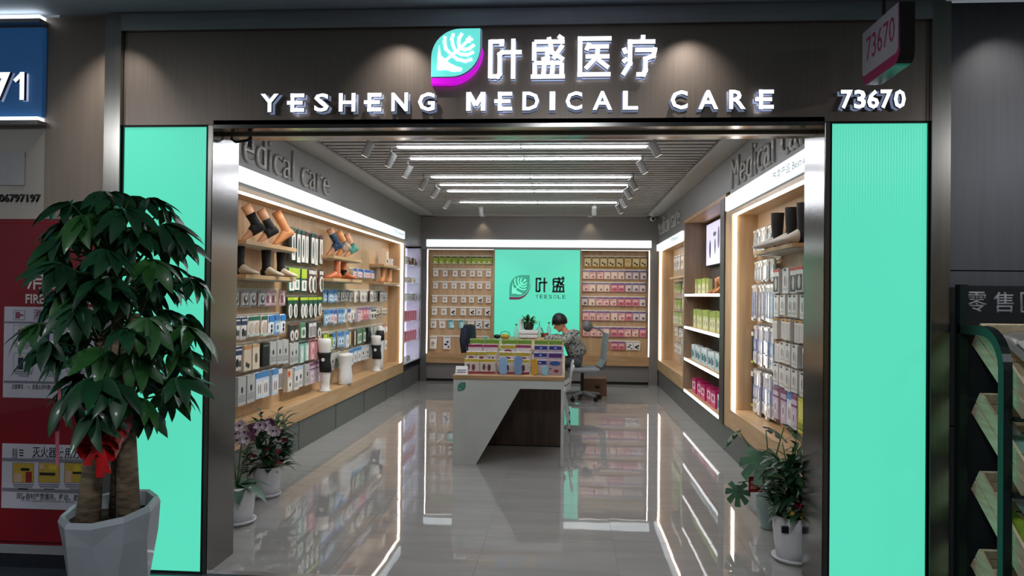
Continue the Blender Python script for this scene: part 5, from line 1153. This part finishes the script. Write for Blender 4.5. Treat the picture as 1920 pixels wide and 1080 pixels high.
# local frame: faces -x, z up; hip over the seat
hip = Vector((-.06, 0, .56)); chest = Vector((-.19, 0, .86)); neck = Vector((-.26, 0, .99)); hc = Vector((-.345, 0, 1.115))
g = Rig()
h = g.p(hip, .125); sp = g.p((-.10, 0, .69), .12, h); ch = g.p(chest, .125, sp); nk = g.p(neck, .055, ch); hd = g.p((-.31, 0, 1.055), .05, nk)
for s in (-1, 1):
    hj = g.p((-.08, s * .09, .55), .088, h)
    g.chain(hj, [((-.25, s * .11, .555), .075), ((-.43, s * .12, .545), .058), ((-.43, s * .12, .40), .050), ((-.40, s * .12, .22), .042), ((-.38, s * .12, .09), .034), ((-.44, s * .125, .05), .036), ((-.52, s * .13, .045), .030)])
    sj = g.p((-.20, s * .165, .93), .066, ch)
    el = g.chain(sj, [((-.27, s * .22, .83), .05), ((-.36, s * .23, .885), .042)])
    wr = g.chain(el, [((-.50, s * .15, .875), .034), ((-.60, s * .09, .868), .024)])
    pm = g.p((-.645, s * .075, .865), (.034, .016), wr)
    for q, (dy, L) in enumerate(((-.022, .052), (-.008, .060), (.008, .056), (.022, .046))):
        f0 = g.p((-.675, s * .07 + dy, .864), .0095, pm); g.chain(f0, [((-.675 - L * .6, s * .07 + dy, .862), .0088), ((-.675 - L, s * .07 + dy, .852), .0075)])
    g.chain(pm, [((-.648, s * .07 - s * .04, .862), .010), ((-.675, s * .07 - s * .055, .858), .0085)])
body = skin_mesh('body', g.v, g.e, g.r, 0)
SKINP = mat('skin', '#c08a68', .5, var=.04, scale=15); PANT = mat('dark_trousers', '#3a3c40', .8, var=.25, scale=30, bump=.2, col2='#55585c'); SHOE = mat('shoe_black', '#17181a', .5, var=.1)
bm = bmesh.new(); bm.from_mesh(body)
T = Matrix.Translation(hc) @ Matrix.Rotation(-.55, 4, 'Y')         # head bowed towards the desk
hm = MB(); hm.T = T
prof = [(-.118, .012, .0), (-.105, .045, -.018), (-.08, .058, -.014), (-.045, .068, -.006), (0, .076, 0), (.045, .078, .004), (.08, .066, .008), (.105, .042, .010), (.118, .010, .01)]
loft(hm, [((cx * 1.6, 0, z), (r * 1.22, 0, 0), (0, r, 0)) for z, r, cx in prof], 20)
hm.ball((-.098, 0, -.028), .020, .013, .022, 8); hm.ball((-.080, 0, -.068), .016, .026, .007, 8); hm.ball((-.074, 0, -.080), .016, .022, .007, 8); hm.ball((-.065, 0, -.104), .024, .026, .016, 8)
for s in (-1, 1): hm.ball((.008, s * .078, -.015), .018, .010, .032, 8); hm.ball((-.082, s * .031, .0), .010, .014, .009, 8)
hme = hm.mesh('head', SKINP, True); bm.from_mesh(hme); bm.to_mesh(body); bm.free()
for m in (SKINP, PANT, SHOE): body.materials.append(m)
for p_ in body.polygons:
    c = p_.center; p_.use_smooth = True
    p_.material_index = 0 if (c.z > .80 or c.x < -.53 and c.z > .5) else (2 if c.z < .10 else 1)
bo = link('body', body, ps)
mb = MB(); mb.T = T
for s in (-1, 1):
    mb.ball((-.0905, s * .031, .001), .004, .006, .0045, 6)
mb.build('eye', mat('eye_dark', '#15110f', .2), ps, smooth=True)
mb = MB(); mb.T = T                                                 # hair: a cap with a fringe, open over the face
n, m_ = 24, 12; vs = []; fs = []
for i in range(m_ + 1):
    for j in range(n):
        a = 2 * PI * j / n; front = max(0, -math.cos(a)); lim = 2.05 - .72 * front ** 2 + .35 * max(0, math.cos(a))
        th = lim * i / m_; jig = 1 + .03 * math.sin(7 * a + 3 * i)
        vs.append((.004 + .110 * jig * math.sin(th) * math.cos(a) + .008, .096 * jig * math.sin(th) * math.sin(a), .022 + .118 * jig * math.cos(th)))
for i in range(m_):
    for j in range(n): fs.append((i * n + j, (i + 1) * n + j, (i + 1) * n + (j + 1) % n, i * n + (j + 1) % n))
mb.add(vs, fs)
for k in range(11):
    y = -.075 + .015 * k; mb.add([(-.088, y - .011, .075), (-.088, y + .011, .075), (-.112 + .25 * y * y, y + .006, .022 + .008 * (k % 2)), (-.112 + .25 * y * y, y - .004, .018 + .01 * (k % 3))], [(0, 1, 2, 3)])
hr = mb.build('hair', mat('hair_black', '#0e0d0e', .42, var=.3, scale=50, stretch=(1, 1, .1)), ps, smooth=True)
sd = hr.modifiers.new('thick', 'SOLIDIFY'); sd.thickness = .012
g = Rig()
h = g.p((-.05, 0, .60), .165); sp = g.p((-.10, 0, .72), .155, h); ch = g.p(chest, .150, sp); nk = g.p((-.245, 0, .96), .085, ch); nk2 = g.p((-.265, 0, 1.0), .066, nk)
for s in (-1, 1):
    sj = g.p((-.20, s * .165, .925), .086, ch)
    g.chain(sj, [((-.27, s * .225, .835), .072), ((-.36, s * .235, .89), .062), ((-.47, s * .165, .885), .052), ((-.565, s * .11, .878), .040)])
sw = skin_mesh('hoodie', g.v, g.e, g.r, 0)
def hoodie_mat():
    m = mat('patterned_hoodie', '#7c7a76', .85)
    nt = m.node_tree; b = nt.nodes['Principled BSDF']; tc = nt.nodes.new('ShaderNodeTexCoord'); vo = nt.nodes.new('ShaderNodeTexNoise'); vo.inputs['Scale'].default_value = 26; vo.inputs['Detail'].default_value = 3
    rp = nt.nodes.new('ShaderNodeValToRGB'); rp.color_ramp.interpolation = 'CONSTANT'
    for i, (p_, c) in enumerate(((0, '#3c4a50'), (.40, '#8c8672'), (.48, '#a8a6a0'), (.56, '#6c7c78'), (.62, '#4a3c3c'))):
        e = rp.color_ramp.elements[i] if i < 2 else rp.color_ramp.elements.new(p_)
        e.position = p_; e.color = C(c)
    nt.links.new(tc.outputs['Object'], vo.inputs[0]); nt.links.new(vo.outputs[0], rp.inputs[0]); nt.links.new(rp.outputs[0], b.inputs['Base Color'])
    return m
HOOD = hoodie_mat(); sw.materials.append(HOOD); link('hoodie', sw, ps)
mb = MB(); mb.ball((-.14, 0, .975), .085, .115, .05, 12); mb.build('hood', HOOD, ps, smooth=True, world=False)
# ================================================================== PLANTS
def leafmat(name, c1, c2):
    m = mat(name, c1, .42, var=.2, scale=7, coat=.12, col2=c2)
    return m
MT1, MT2 = leafmat('money_leaf', '#1f5230', '#153a24'), leafmat('money_leaf_light', '#356c30', '#245228')
SOIL = mat('soil', '#2a2019', .95, var=.4, scale=40, bump=.6)
BARK = mat('bark_brown', '#7a6a56', .8, var=.35, scale=14, stretch=(1, 1, 3), bump=.5)
mtx = PY(207, 950, 3.3)
mt = thing('money_tree', 'tall leafy money tree in a faceted grey pot with red bow', 'plant', (mtx.x, 3.3, 0))
n = 10; mb = MB(); vs = []
def ring(r, z, tw, al): return [(r * (al if j % 2 else 1) * math.cos(2 * PI * j / n + tw), r * (al if j % 2 else 1) * math.sin(2 * PI * j / n + tw), z + (.03 * math.cos(2 * PI * j / n - .6) if z > .45 else 0)) for j in range(n)]
rings = [ring(.135, 0, .2, .95), ring(.160, .20, .35, .9), ring(.198, .45, .5, .96), ring(.206, .555, .5, 1), ring(.195, .58, .5, 1), ring(.178, .575, .5, 1), ring(.17, .51, .5, 1)]
for r_ in rings: vs += r_
fs = []
for i in range(len(rings) - 1):
    for j in range(n):
        a, b, c, d = i * n + j, i * n + (j + 1) % n, (i + 1) * n + (j + 1) % n, (i + 1) * n + j
        fs += [(a, b, c), (a, c, d)] if (i + j) % 2 else [(a, b, d), (b, c, d)]
fs.append(tuple(range(n))[::-1])
mb.add(vs, fs); mb.build('pot', mat('pot_grey_glaze', '#a3a9b0', .3, var=.05, scale=4, coat=.3), mt, world=False)
MB().lathe([(.001, .525), (.17, .525), (.17, .515), (.001, .515)], 16, cap=False).build('soil', SOIL, mt, world=False)
TR = [((-.055, -.08, .51), (-.05, -.05, .80), (-.02, -.02, 1.05), (-.05, -.01, 1.35)), ((.02, .05, .51), (.02, .05, .85), (.0, .03, 1.15), (.01, .02, 1.5)), ((.105, -.03, .51), (.085, -.02, .85), (.07, -.01, 1.15), (.10, 0, 1.45))]
for tr in TR: MB().tube(tr, [.052, .041, .032, .024], 12).build('trunk', BARK, mt, smooth=True, world=False)
R = random.Random(11)
def palmate(k):
    mb = MB(); nl = 5 + k % 3; L = .19 + .03 * (k % 2)
    for i in range(nl):
        a = (i - (nl - 1) / 2) * (2.9 / nl) * 1.15; f = 1 - .28 * abs(i - (nl - 1) / 2) / nl * 2
        put_leaf(mb, (0, 0, 0), a, -.15 - .25 * abs(a) / 2 + R.uniform(-.15, .1), L * f, .07 * f, .5 + R.uniform(-.2, .5), R.uniform(-.4, .4), 0, .3)
    return mb
PALM = []
for m in (MT1, MT1, MT2):
    for k in range(3): PALM.append(palmate(k).mesh('leaf', m, True))
STG = mat('petiole_green', '#3c5a2c', .5, var=.2)
for k in range(92):
    t = (k + .5) / 92; tr = TR[k % 3]
    z = .98 + .90 * t ** .9; az = k * 2.39996 + R.uniform(-.3, .3)
    env = R.choice((.20, .30, .36)) * (.62 + .38 * math.sin(PI * min(1, t * 1.02 + .04)))
    if math.cos(az) < -.2: env *= .92
    b0 = Vector((tr[3][0] * .8, tr[3][1], min(z - .05, 1.62))) + Vector((R.uniform(-.03, .03), R.uniform(-.03, .03), 0))
    if t < .35: b0 = Vector((tr[2][0], tr[2][1], max(.92, z - .14)))
    e = Vector((.02 + env * math.cos(az), env * math.sin(az) * .85, z + (.04 + .12 * min(1, t * 1.6)) * R.uniform(.2, 1.2)))
    if e.z > 2.0: e.z = 2.0 - R.uniform(0, .08)
    MB().tube([b0, (b0 + e) / 2 + Vector((0, 0, .05)), e], [.007, .005, .004], 5).build('petiole', STG, mt, smooth=True, world=False)
    o = link('leaf', PALM[R.randrange(9)], mt); o.location = e
    o.rotation_euler = (Matrix.Rotation(az, 3, 'Z') @ Matrix.Rotation(R.uniform(.0, .65) if t < .8 else R.uniform(-.1, .35), 3, 'Y') @ Matrix.Rotation(R.uniform(-.3, .3), 3, 'X')).to_euler(); s_ = R.uniform(.85, 1.08); o.scale = (s_,) * 3
REDR = mat('red_ribbon', '#b8141c', .3, var=.2, scale=20, coat=.4); PINKR = mat('pink_ribbon', '#c26a78', .5, var=.1, scale=12)
bw = Vector((.045, -.16, .90))
mb = MB()
for s in (-1, 1):
    for q, (dz, L) in enumerate(((.02, .10), (.05, .08), (-.03, .085))):
        loop = [bw + Vector((s * L * math.sin(u) * (1 if u < PI else 1), -.02 * math.sin(2 * u), dz * math.sin(u / 2) + .035 * math.sin(2 * u))) for u in [i * PI / 8 for i in range(9)]]
        for i in range(8):
            a, b = loop[i], loop[i + 1]; w_ = Vector((0, .022, .022)); mb.add([a - w_, b - w_, b + w_, a + w_], [(0, 1, 2, 3)])
for dx, L in ((-.04, .10), (.02, .15), (.05, .13)):
    mb.add([bw + Vector((-.015, 0, 0)), bw + Vector((.015, 0, 0)), bw + Vector((dx + .02, -.02, -L)), bw + Vector((dx - .02, -.02, -L))], [(0, 1, 2, 3)])
mb.ball(bw, .025, .02, .025, 8)
o = mb.build('ribbon_bow', REDR, mt, world=False); o.modifiers.new('thick', 'SOLIDIFY').thickness = .002
def strip(pts, w_, m, nm='ribbon_strip'):
    mb = MB(); vs = []
    for p_, ww in pts: vs += [Vector(p_) + Vector((-ww, 0, 0)), Vector(p_) + Vector((ww, 0, 0))]
    mb.add(vs, [(2 * i, 2 * i + 1, 2 * i + 3, 2 * i + 2) for i in range(len(pts) - 1)])
    o = mb.build(nm, m, mt, world=False); o.modifiers.new('thick', 'SOLIDIFY').thickness = .001
strip([((-.165, -.12, 1.12), .006), ((-.17, -.125, .95), .010), ((-.172, -.12, .84), .008), ((-.172, -.12, .78), .006)], .01, PINKR)
strip([((.145, -.12, 1.20), .006), ((.155, -.13, 1.08), .02), ((.15, -.13, .97), .026), ((.12, -.12, .90), .016), ((.09, -.12, .85), .003)], .01, PINKR)
# ---- generic pot with saucer
def wavy_pot(t, r, h, waves, m, z0=.02):
    mb = MB().lathe([(r * .80, z0), (r * .9, z0 + h * .3), (r * .97, z0 + h * .7), (r, z0 + h), (r * .93, z0 + h), (r * .88, z0 + h * .85)], 72, fn=(lambda rr, z, a: rr * (1 + .022 * math.sin(waves * a + 6 * z / h)) if rr > r * .79 else rr) if waves else None)
    mb.build('pot', m, t, smooth=True, world=False)
    MB().lathe([(.001, z0 + h * .86), (r * .88, z0 + h * .87)], 20, cap=False).build('soil', SOIL, t, world=False)
    MB().lathe([(r * .82, 0), (r * 1.02, .018), (r * 1.04, .03), (r * .98, .03), (r * .8, .012)], 32).build('saucer', m, t, smooth=True, world=False)
POTW = mat('pot_white', '#d6d6d8', .4, var=.03, scale=6); CEL = mat('pot_celadon', '#8ea29c', .25, var=.12, scale=5, coat=.4)
# orchid by the entrance
P = PZ(443, 980); oc = thing('orchid', 'potted orchid with speckled white and purple blooms beside the steel jamb', 'plant', (P.x, P.y, 0))
wavy_pot(oc, .125, .235, 0, POTW)
LO = leafmat('orchid_leaf', '#3f6650', '#2c4c3c')
for az, pi_, L in ((-.4, .25, .30), (.5, .35, .26), (-1.1, .2, .24), (2.4, .3, .26), (3.6, .35, .24), (1.5, .4, .24)): leaf_part(oc, LO, (0, 0, .25), az, pi_, L, .10, 1.1)
PET = mat('petal_speckled', '#eee4e8', .5, var=.0, scale=70, col2='#b894ac'); PETP = mat('petal_purple', '#6a3a5c', .5, var=.3, scale=60); LIP = mat('orchid_lip', '#4a1430', .4, var=.2)
def bloom_mesh(pm, s=1.):
    mb = MB()
    for k in range(5): put_leaf(mb, (0, 0, 0), 2 * PI * k / 5, .25, .046 * s, .044 * s, -.6, 0, 0, .1, 3)
    mb.ball((0, 0, .006), .008 * s, .008 * s, .008 * s, 6, 1)
    return mb.mesh('bloom', [pm, LIP], True)
BM1, BM2 = bloom_mesh(PET), bloom_mesh(PETP)
R = random.Random(5)
for q, (dx, dy) in enumerate(((-.05, .0), (.06, -.05), (.10, .05))):
    pts = [(0, 0, .22), (dx * .5, dy * .5, .45), (dx, dy, .63), (dx * 1.8, dy * 1.8 - .03, .68), (dx * 2.6 + .02, dy * 2.4 - .07, .60)]
    MB().tube(pts, .0045, 6).build('flower_stem', STEM, oc, smooth=True, world=False)
    for k in range(9):
        f = 1.6 + 2.3 * k / 8; i = min(3, int(f)); a, b = Vector(pts[i]), Vector(pts[i + 1]); p_ = a.lerp(b, f - i)
        o = link('bloom', BM2 if (k + q) % 4 == 0 else BM1, oc); o.location = p_ + Vector((R.uniform(-.035, .035), R.uniform(-.05, -.01), R.uniform(-.03, .03)))
        o.rotation_euler = (PI / 2 + R.uniform(-.4, .3), R.uniform(-.4, .4), R.uniform(-.7, .7))
# leafy pot behind the orchid
P = PZ(500, 930); lp = thing('potted_shrub', 'dark leafy shrub in a ribbed white pot behind the orchid', 'plant', (P.x, P.y, 0))
wavy_pot(lp, .105, .21, 14, POTW)
def bush(t, n, zr, rr, mats, L, W_, seed, up=.5):
    R = random.Random(seed)
    for k in range(n):
        a = R.uniform(0, 2 * PI); z = R.uniform(*zr); r = rr * math.sqrt(R.random()) * .8
        leaf_part(t, mats[k % len(mats)], (r * math.cos(a), r * math.sin(a), z), a + R.uniform(-.6, .6), R.uniform(-.3, up + .6), round(L * R.uniform(.8, 1.2), 2), W_, .8)
def sprig(t, base, az, tilt, H_, m, n=9, L=.07):
    b = Vector(base); d = Vector((math.cos(az) * math.sin(tilt), math.sin(az) * math.sin(tilt), math.cos(tilt))); e = b + d * H_
    MB().tube([b, b + d * H_ * .5, e], [.006, .005, .003], 6).build('stem', STEM, t, smooth=True, world=False)
    for k in range(n):
        p_ = b + d * H_ * (.3 + .7 * k / (n - 1)); leaf_part(t, m, p_, az + (1.3 if k % 2 else -1.3) + .2 * k, .7, L, .028, .5)
DK1, DK2 = leafmat('shrub_dark', '#24492c', '#16301f'), leafmat('shrub_mid', '#35603a', '#234a2b')
bush(lp, 170, (.20, .58), .18, (DK1, DK2, DK1), .12, .05, 21)
for az, ti in ((.2, .45), (.9, .3), (-.6, .5), (2.6, .3)): sprig(lp, (0, 0, .35), az, ti, .30, DK2)
bush(lp, 12, (.19, .26), .12, (LEAFY, LEAFL), .07, .035, 22, .1)
FR = mat('flower_red', '#a3243a', .5, var=.2)
def blossom(t, p_, m, s=.022):
    mb = MB()
    for k in range(5): put_leaf(mb, (0, 0, 0), 2 * PI * k / 5, .4, s, s * .7, .3, 0, 0, .1, 2)
    o = mb.build('blossom', m, t, world=False); o.location = p_; o.rotation_euler = (.9, 0, .3)
for p_ in ((.15, -.06, .44), (.12, -.08, .36), (.13, -.1, .28), (.05, -.13, .38), (-.05, -.13, .33)): blossom(lp, p_, FR)
# pot by the other jamb
P = PZ(1489, 1050); rp_ = thing('potted_shrub', 'dense dark plant in a wavy white pot below the bag wall', 'plant', (P.x, P.y, 0))
wavy_pot(rp_, .125, .25, 18, POTW)
MB().box(-.105, -.065, -.118, -.098, .19, .23).build('pot_badge', DARK, rp_, bevel=.004, world=False)
bush(rp_, 200, (.26, .60), .15, (DK1, DK1, DK2), .13, .045, 31)
for az, ti, hh in ((.1, .12, .42), (2.9, .2, .36), (1.2, .1, .40), (4.2, .15, .30)): sprig(rp_, (0, 0, .34), az, ti, hh, DK2, 10, .085)
bush(rp_, 10, (.25, .32), .12, (LEAFL, LEAFY), .08, .035, 33, .1)
FY_ = mat('flower_yellow', '#c2a83c', .5, var=.2)
for p_, m in (((-.06, -.13, .31), FY_), ((.01, -.13, .28), FY_), ((.03, -.12, .33), FR), ((-.02, -.13, .36), FR)): blossom(rp_, p_, m, .028)
# celadon vase with monstera
P = PZ(1443, 990); mo = thing('monstera', 'monstera with split leaves in a celadon vase', 'plant', (P.x, P.y, 0))
MB().lathe([(.06, 0), (.065, .012), (.06, .02), (.075, .08), (.095, .16), (.09, .215), (.07, .24), (.074, .25), (.064, .25), (.06, .23)], 32).build('vase', CEL, mo, smooth=True, world=False)
MB().lathe([(.001, .225), (.06, .226)], 16, cap=False).build('soil', SOIL, mo, world=False)
def monstera_mesh(s=.22):
    mb = MB(); N = 40; c = (s * .15, 0, 0); pts = []
    for i in range(N):
        a = -PI + 2 * PI * (i + .5) / N; r = s * (.52 - .08 * math.cos(a)) * (1 + .25 * math.cos(a)) 
        if abs(a) > 2.7: r *= .55
        elif i % 5 == 2 and abs(a) > .35: r *= .45
        x, y = s * .36 + r * math.cos(a), r * math.sin(a) * .95
        pts.append((x, y, .12 * s - .9 * (x * x + y * y * 1.2) / s * .6))
    mb.add([(s * .36, 0, .05 * s)] + pts, [(0, 1 + i, 1 + (i + 1) % N) for i in range(N)])
    return mb.mesh('leaf', [leafmat('monstera_green', '#4c7a5a', '#33583f')], True)
MM = monstera_mesh()
for q, (px, py, yo, az, pi_, sc) in enumerate(((1388, 812, 0, 2.7, -.5, .8), (1436, 806, .05, .2, -.2, .85), (1470, 800, -.05, 0, -.35, .8), (1425, 845, -.1, -1.9, -.6, 1.15), (1450, 868, -.15, -1.2, -.7, 1.0), (1384, 905, -.05, 4.4, -1.1, .75))):
    E_ = PY(px, py, P.y + yo) - mo.location; b0 = Vector((0, 0, .22))
    MB().tube([b0, (b0 + E_) / 2 + Vector((.0, 0, .06)), E_], [.006, .005, .004], 6).build('petiole', STEM, mo, smooth=True, world=False)
    o = link('leaf', MM, mo); o.location = E_; o.scale = (sc,) * 3
    o.rotation_euler = (Matrix.Rotation(az, 3, 'Z') @ Matrix.Rotation(-pi_, 3, 'Y')).to_euler()
G_ = PY(1418, 908, P.y - .1); gc = thing('greeting_card', 'red greeting card with pale characters hanging in the monstera', 'card', G_)
MB().box(-.052, .052, -.001, .001, -.052, .052).build('card', mat('card_red', '#8e1c1c', .5, var=.05), gc, world=False)
for k, s_ in enumerate(('开业大吉', '财源广进')): letters('gilt_print', s_, mat('card_gilt', '#d0b090', .5, var=.05), -.04, .0 - .032 * k, wd=.08, ht=.024, thick=.0006, y=-.0012, bold=.02, parent=gc, loc=(0, 0, 0))
MB().tube([(0, .002, .05), (.02, .03, .12), (.04, .08, .10)], .0015, 5).build('string', FR, gc, world=False)
gc.rotation_euler.z = .15
tgp = PY(1446, 895, P.y - .08); pk = MB().box(-.018, .018, -.002, .002, -.055, .055).build('gift_tag', mat('tag_pink', '#b83058', .5, var=.1), None, world=False); pk.location = tgp; pk.rotation_euler = (0, .2, .4); tag(pk, 'small crimson tag dangling between the monstera leaves', 'tag')
# ================================================================== PRODUCE RACK
TUBE = mat('rack_green_black', '#1d2a28', .35, .3, var=.1); CRATE = mat('crate_pine', '#efe0c2', .6, var=.12, scale=4, stretch=(8, 1, 8), col2='#d8c4a2')
rk = thing('crate_rack', 'dark metal retail rack with a black header board beside the green panel', 'rack', (2.5, 3.8, 0))
for x in (2.0, 3.15):
    MB().box(x - .02, x + .02, 3.97, 4.02, 0, 1.63).build('back_post', TUBE, rk)
    pts = [(4.0, 1.405), (3.78, 1.405)] + [(3.78 - .17 * math.sin(u * PI / 16), 1.235 + .17 * math.cos(u * PI / 16)) for u in range(1, 9)] + [(3.61, 0)]
    o1, o2 = [], []
    for i, p_ in enumerate(pts):
        d = (Vector(pts[min(i + 1, len(pts) - 1)]) - Vector(pts[max(i - 1, 0)])).normalized(); nn = Vector((-d.y, d.x)) * .0225
        o1.append(Vector(p_) - nn); o2.append(Vector(p_) + nn)
    vs = [(xx, v.x, v.y) for xx in (x - .02, x + .02) for L_ in (o1, o2) for v in L_]; n_ = len(pts)
    mb = MB().add(vs, [f for i in range(n_ - 1) for f in ((i, i + 1, n_ + i + 1, n_ + i), (2 * n_ + i, 3 * n_ + i, 3 * n_ + i + 1, 2 * n_ + i + 1), (i, 2 * n_ + i, 2 * n_ + i + 1, i + 1), (n_ + i, n_ + i + 1, 3 * n_ + i + 1, 3 * n_ + i))] + [(0, n_, 3 * n_, 2 * n_), (n_ - 1, 3 * n_ - 1, 4 * n_ - 1, 2 * n_ - 1)])
    mb.build('side_tube', TUBE, rk)
MB().box(2.02, 3.13, 3.985, 4.0, 1.36, 1.625).build('header_board', mat('board_black', '#15171c', .4, var=.05), rk)
mbx = (PY(1812, 585, 3.985), PY(1850, 547, 3.985)); wch = mbx[1].x - mbx[0].x
for k, c in enumerate('零售区'): letters('header_character', c, mat('board_print', '#a6aab2', .5, var=.03), mbx[0].x + k * (wch + .032), mbx[0].z, wd=wch, ht=mbx[1].z - mbx[0].z, thick=.003, y=3.985, bold=.006, parent=rk, res=3)
MB().box(2.0, 3.15, 3.995, 4.02, .05, 1.36).build('back_sheet', mat('rack_sheet', '#20262a', .5, var=.05), rk)
TILT = math.radians(36)
LV = [1.43, 1.085, .70, .315]
for z in LV:
    MB().box(2.02, 3.13, 3.57, 3.60, z - .425, z - .405).build('front_bar', TUBE, rk)
CR = []
for q, z in enumerate(LV):
    t = thing('wooden_crate', 'tilted pine crate on the %s level of the dark rack' % ('top', 'second', 'third', 'lowest')[q], 'crate', (2.05, 3.905, z), group='pine crates on the rack')
    M = Matrix.Rotation(TILT, 4, 'X')                              # local -y runs forward and down
    D, Wc, H_ = .50, 1.0, .135
    def slat(*a): mb = MB(); mb.T = M; mb.box(*a); mb.build('slat', CRATE, t, world=False)
    for x in (0, Wc - .014):
        slat(x, x + .014, -D, 0, -H_, -H_ + .062); slat(x, x + .014, -D, 0, -.062, 0)
    for y in (-D - .012, 0):
        slat(-.002, Wc + .002, y, y + .012, -H_, -H_ + .062); slat(-.002, Wc + .002, y, y + .012, -.062, 0)
    for k in range(4): slat(.014, Wc - .014, -D + .005 + k * .125, -D + .115 + k * .125, -H_, -H_ + .010)
    CR.append((t, M))
def bag(q, x, y, w_, l_, h_, m, label, cat='bag', name='food_bag', rot=0, zlift=0, trim=None):
    t, M = CR[q]; root = thing(name, label, cat, t.location + (M @ Vector((x, y, -.125 + zlift))), 0, 'goods in the pine crates')
    MM_ = M @ Matrix.Rotation(rot, 4, 'Z'); mb = MB(); mb.T = MM_
    g_ = (0, .12, .3, .5, .7, .88, 1); pr2 = (0, .7, .95, 1, .95, .7, 0); vs1 = []; vs2 = []
    for i, v in enumerate(g_):
        for j, u in enumerate(g_):
            k = pr2[i] * pr2[j]; nz = 1 + .15 * math.sin(9 * u + 7 * v + x * 30)
            vs1.append(((u - .5) * w_, (v - .5) * l_, h_ * .5 + h_ * .5 * k * nz)); vs2.append(((u - .5) * w_, (v - .5) * l_, h_ * .5 - h_ * .5 * k))
    qd = [(i * 7 + j, i * 7 + j + 1, (i + 1) * 7 + j + 1, (i + 1) * 7 + j) for i in range(6) for j in range(6)]
    mb.add(vs1, qd); mb.add(vs2, [f[::-1] for f in qd]); mb.build('bag', m, root, smooth=True, world=False)
    if trim:
        mb = MB(); mb.T = MM_; mb.box(-w_ * .36, w_ * .36, -l_ * .3, l_ * .1, h_ * 1.0, h_ * 1.0 + .006); mb.build('label_patch', trim, root, world=False)
    return root
SIL = mat('bag_silver', '#9a9898', .3, .2, var=.1, scale=8, bump=.2); GRN = mat('bag_lime', '#8aa838', .3, var=.3, scale=10, bump=.3, coat=.3); CLB = mat('bag_clear_white', '#b8bcc0', .2, var=.2, scale=8, bump=.4, coat=.4); BLB = mat('bag_blue', '#2a3c66', .35, var=.3, scale=12, bump=.3)
TEALC = mat('card_teal', '#2f7a6c', .4, var=.05); PAP = mat('paper_white', '#c9ccce', .5, var=.04)
bag(0, .17, -.14, .17, .26, .06, SIL, 'grey pouch with pale patch standing up in the top crate', zlift=.06, rot=.2, trim=PAP)
bag(0, .095, -.36, .15, .18, .05, PAP, 'white paper packet in the front of the top crate')
bag(0, .255, -.38, .15, .20, .05, TEALC, 'teal bordered card packet in the top crate', zlift=.03, trim=PAP)
bag(1, .085, -.24, .12, .30, .06, CLB, 'clear bag with pale label in the second crate', trim=mat('label_mint', '#7fa89c', .5, var=.05))
bag(1, .22, -.30, .11, .34, .08, GRN, 'lime green bag in the second crate', rot=-.25, zlift=.02)
bag(2, .095, -.30, .075, .38, .06, GRN, 'long lime green bag in the third crate', rot=.2, zlift=.02)
bag(2, .24, -.25, .17, .36, .08, CLB, 'large clear white bag in the third crate', rot=.1)
bag(2, .385, -.38, .10, .16, .06, BLB, 'dark blue packet in the third crate', zlift=.03)
bag(3, .105, -.22, .13, .32, .07, PAP, 'white carton-like bag in the lowest crate', rot=.15, trim=mat('label_slate', '#3c4a4c', .5, var=.1))
bag(3, .27, -.26, .16, .36, .07, BLB, 'dark blue bag in the lowest crate', rot=-.08)
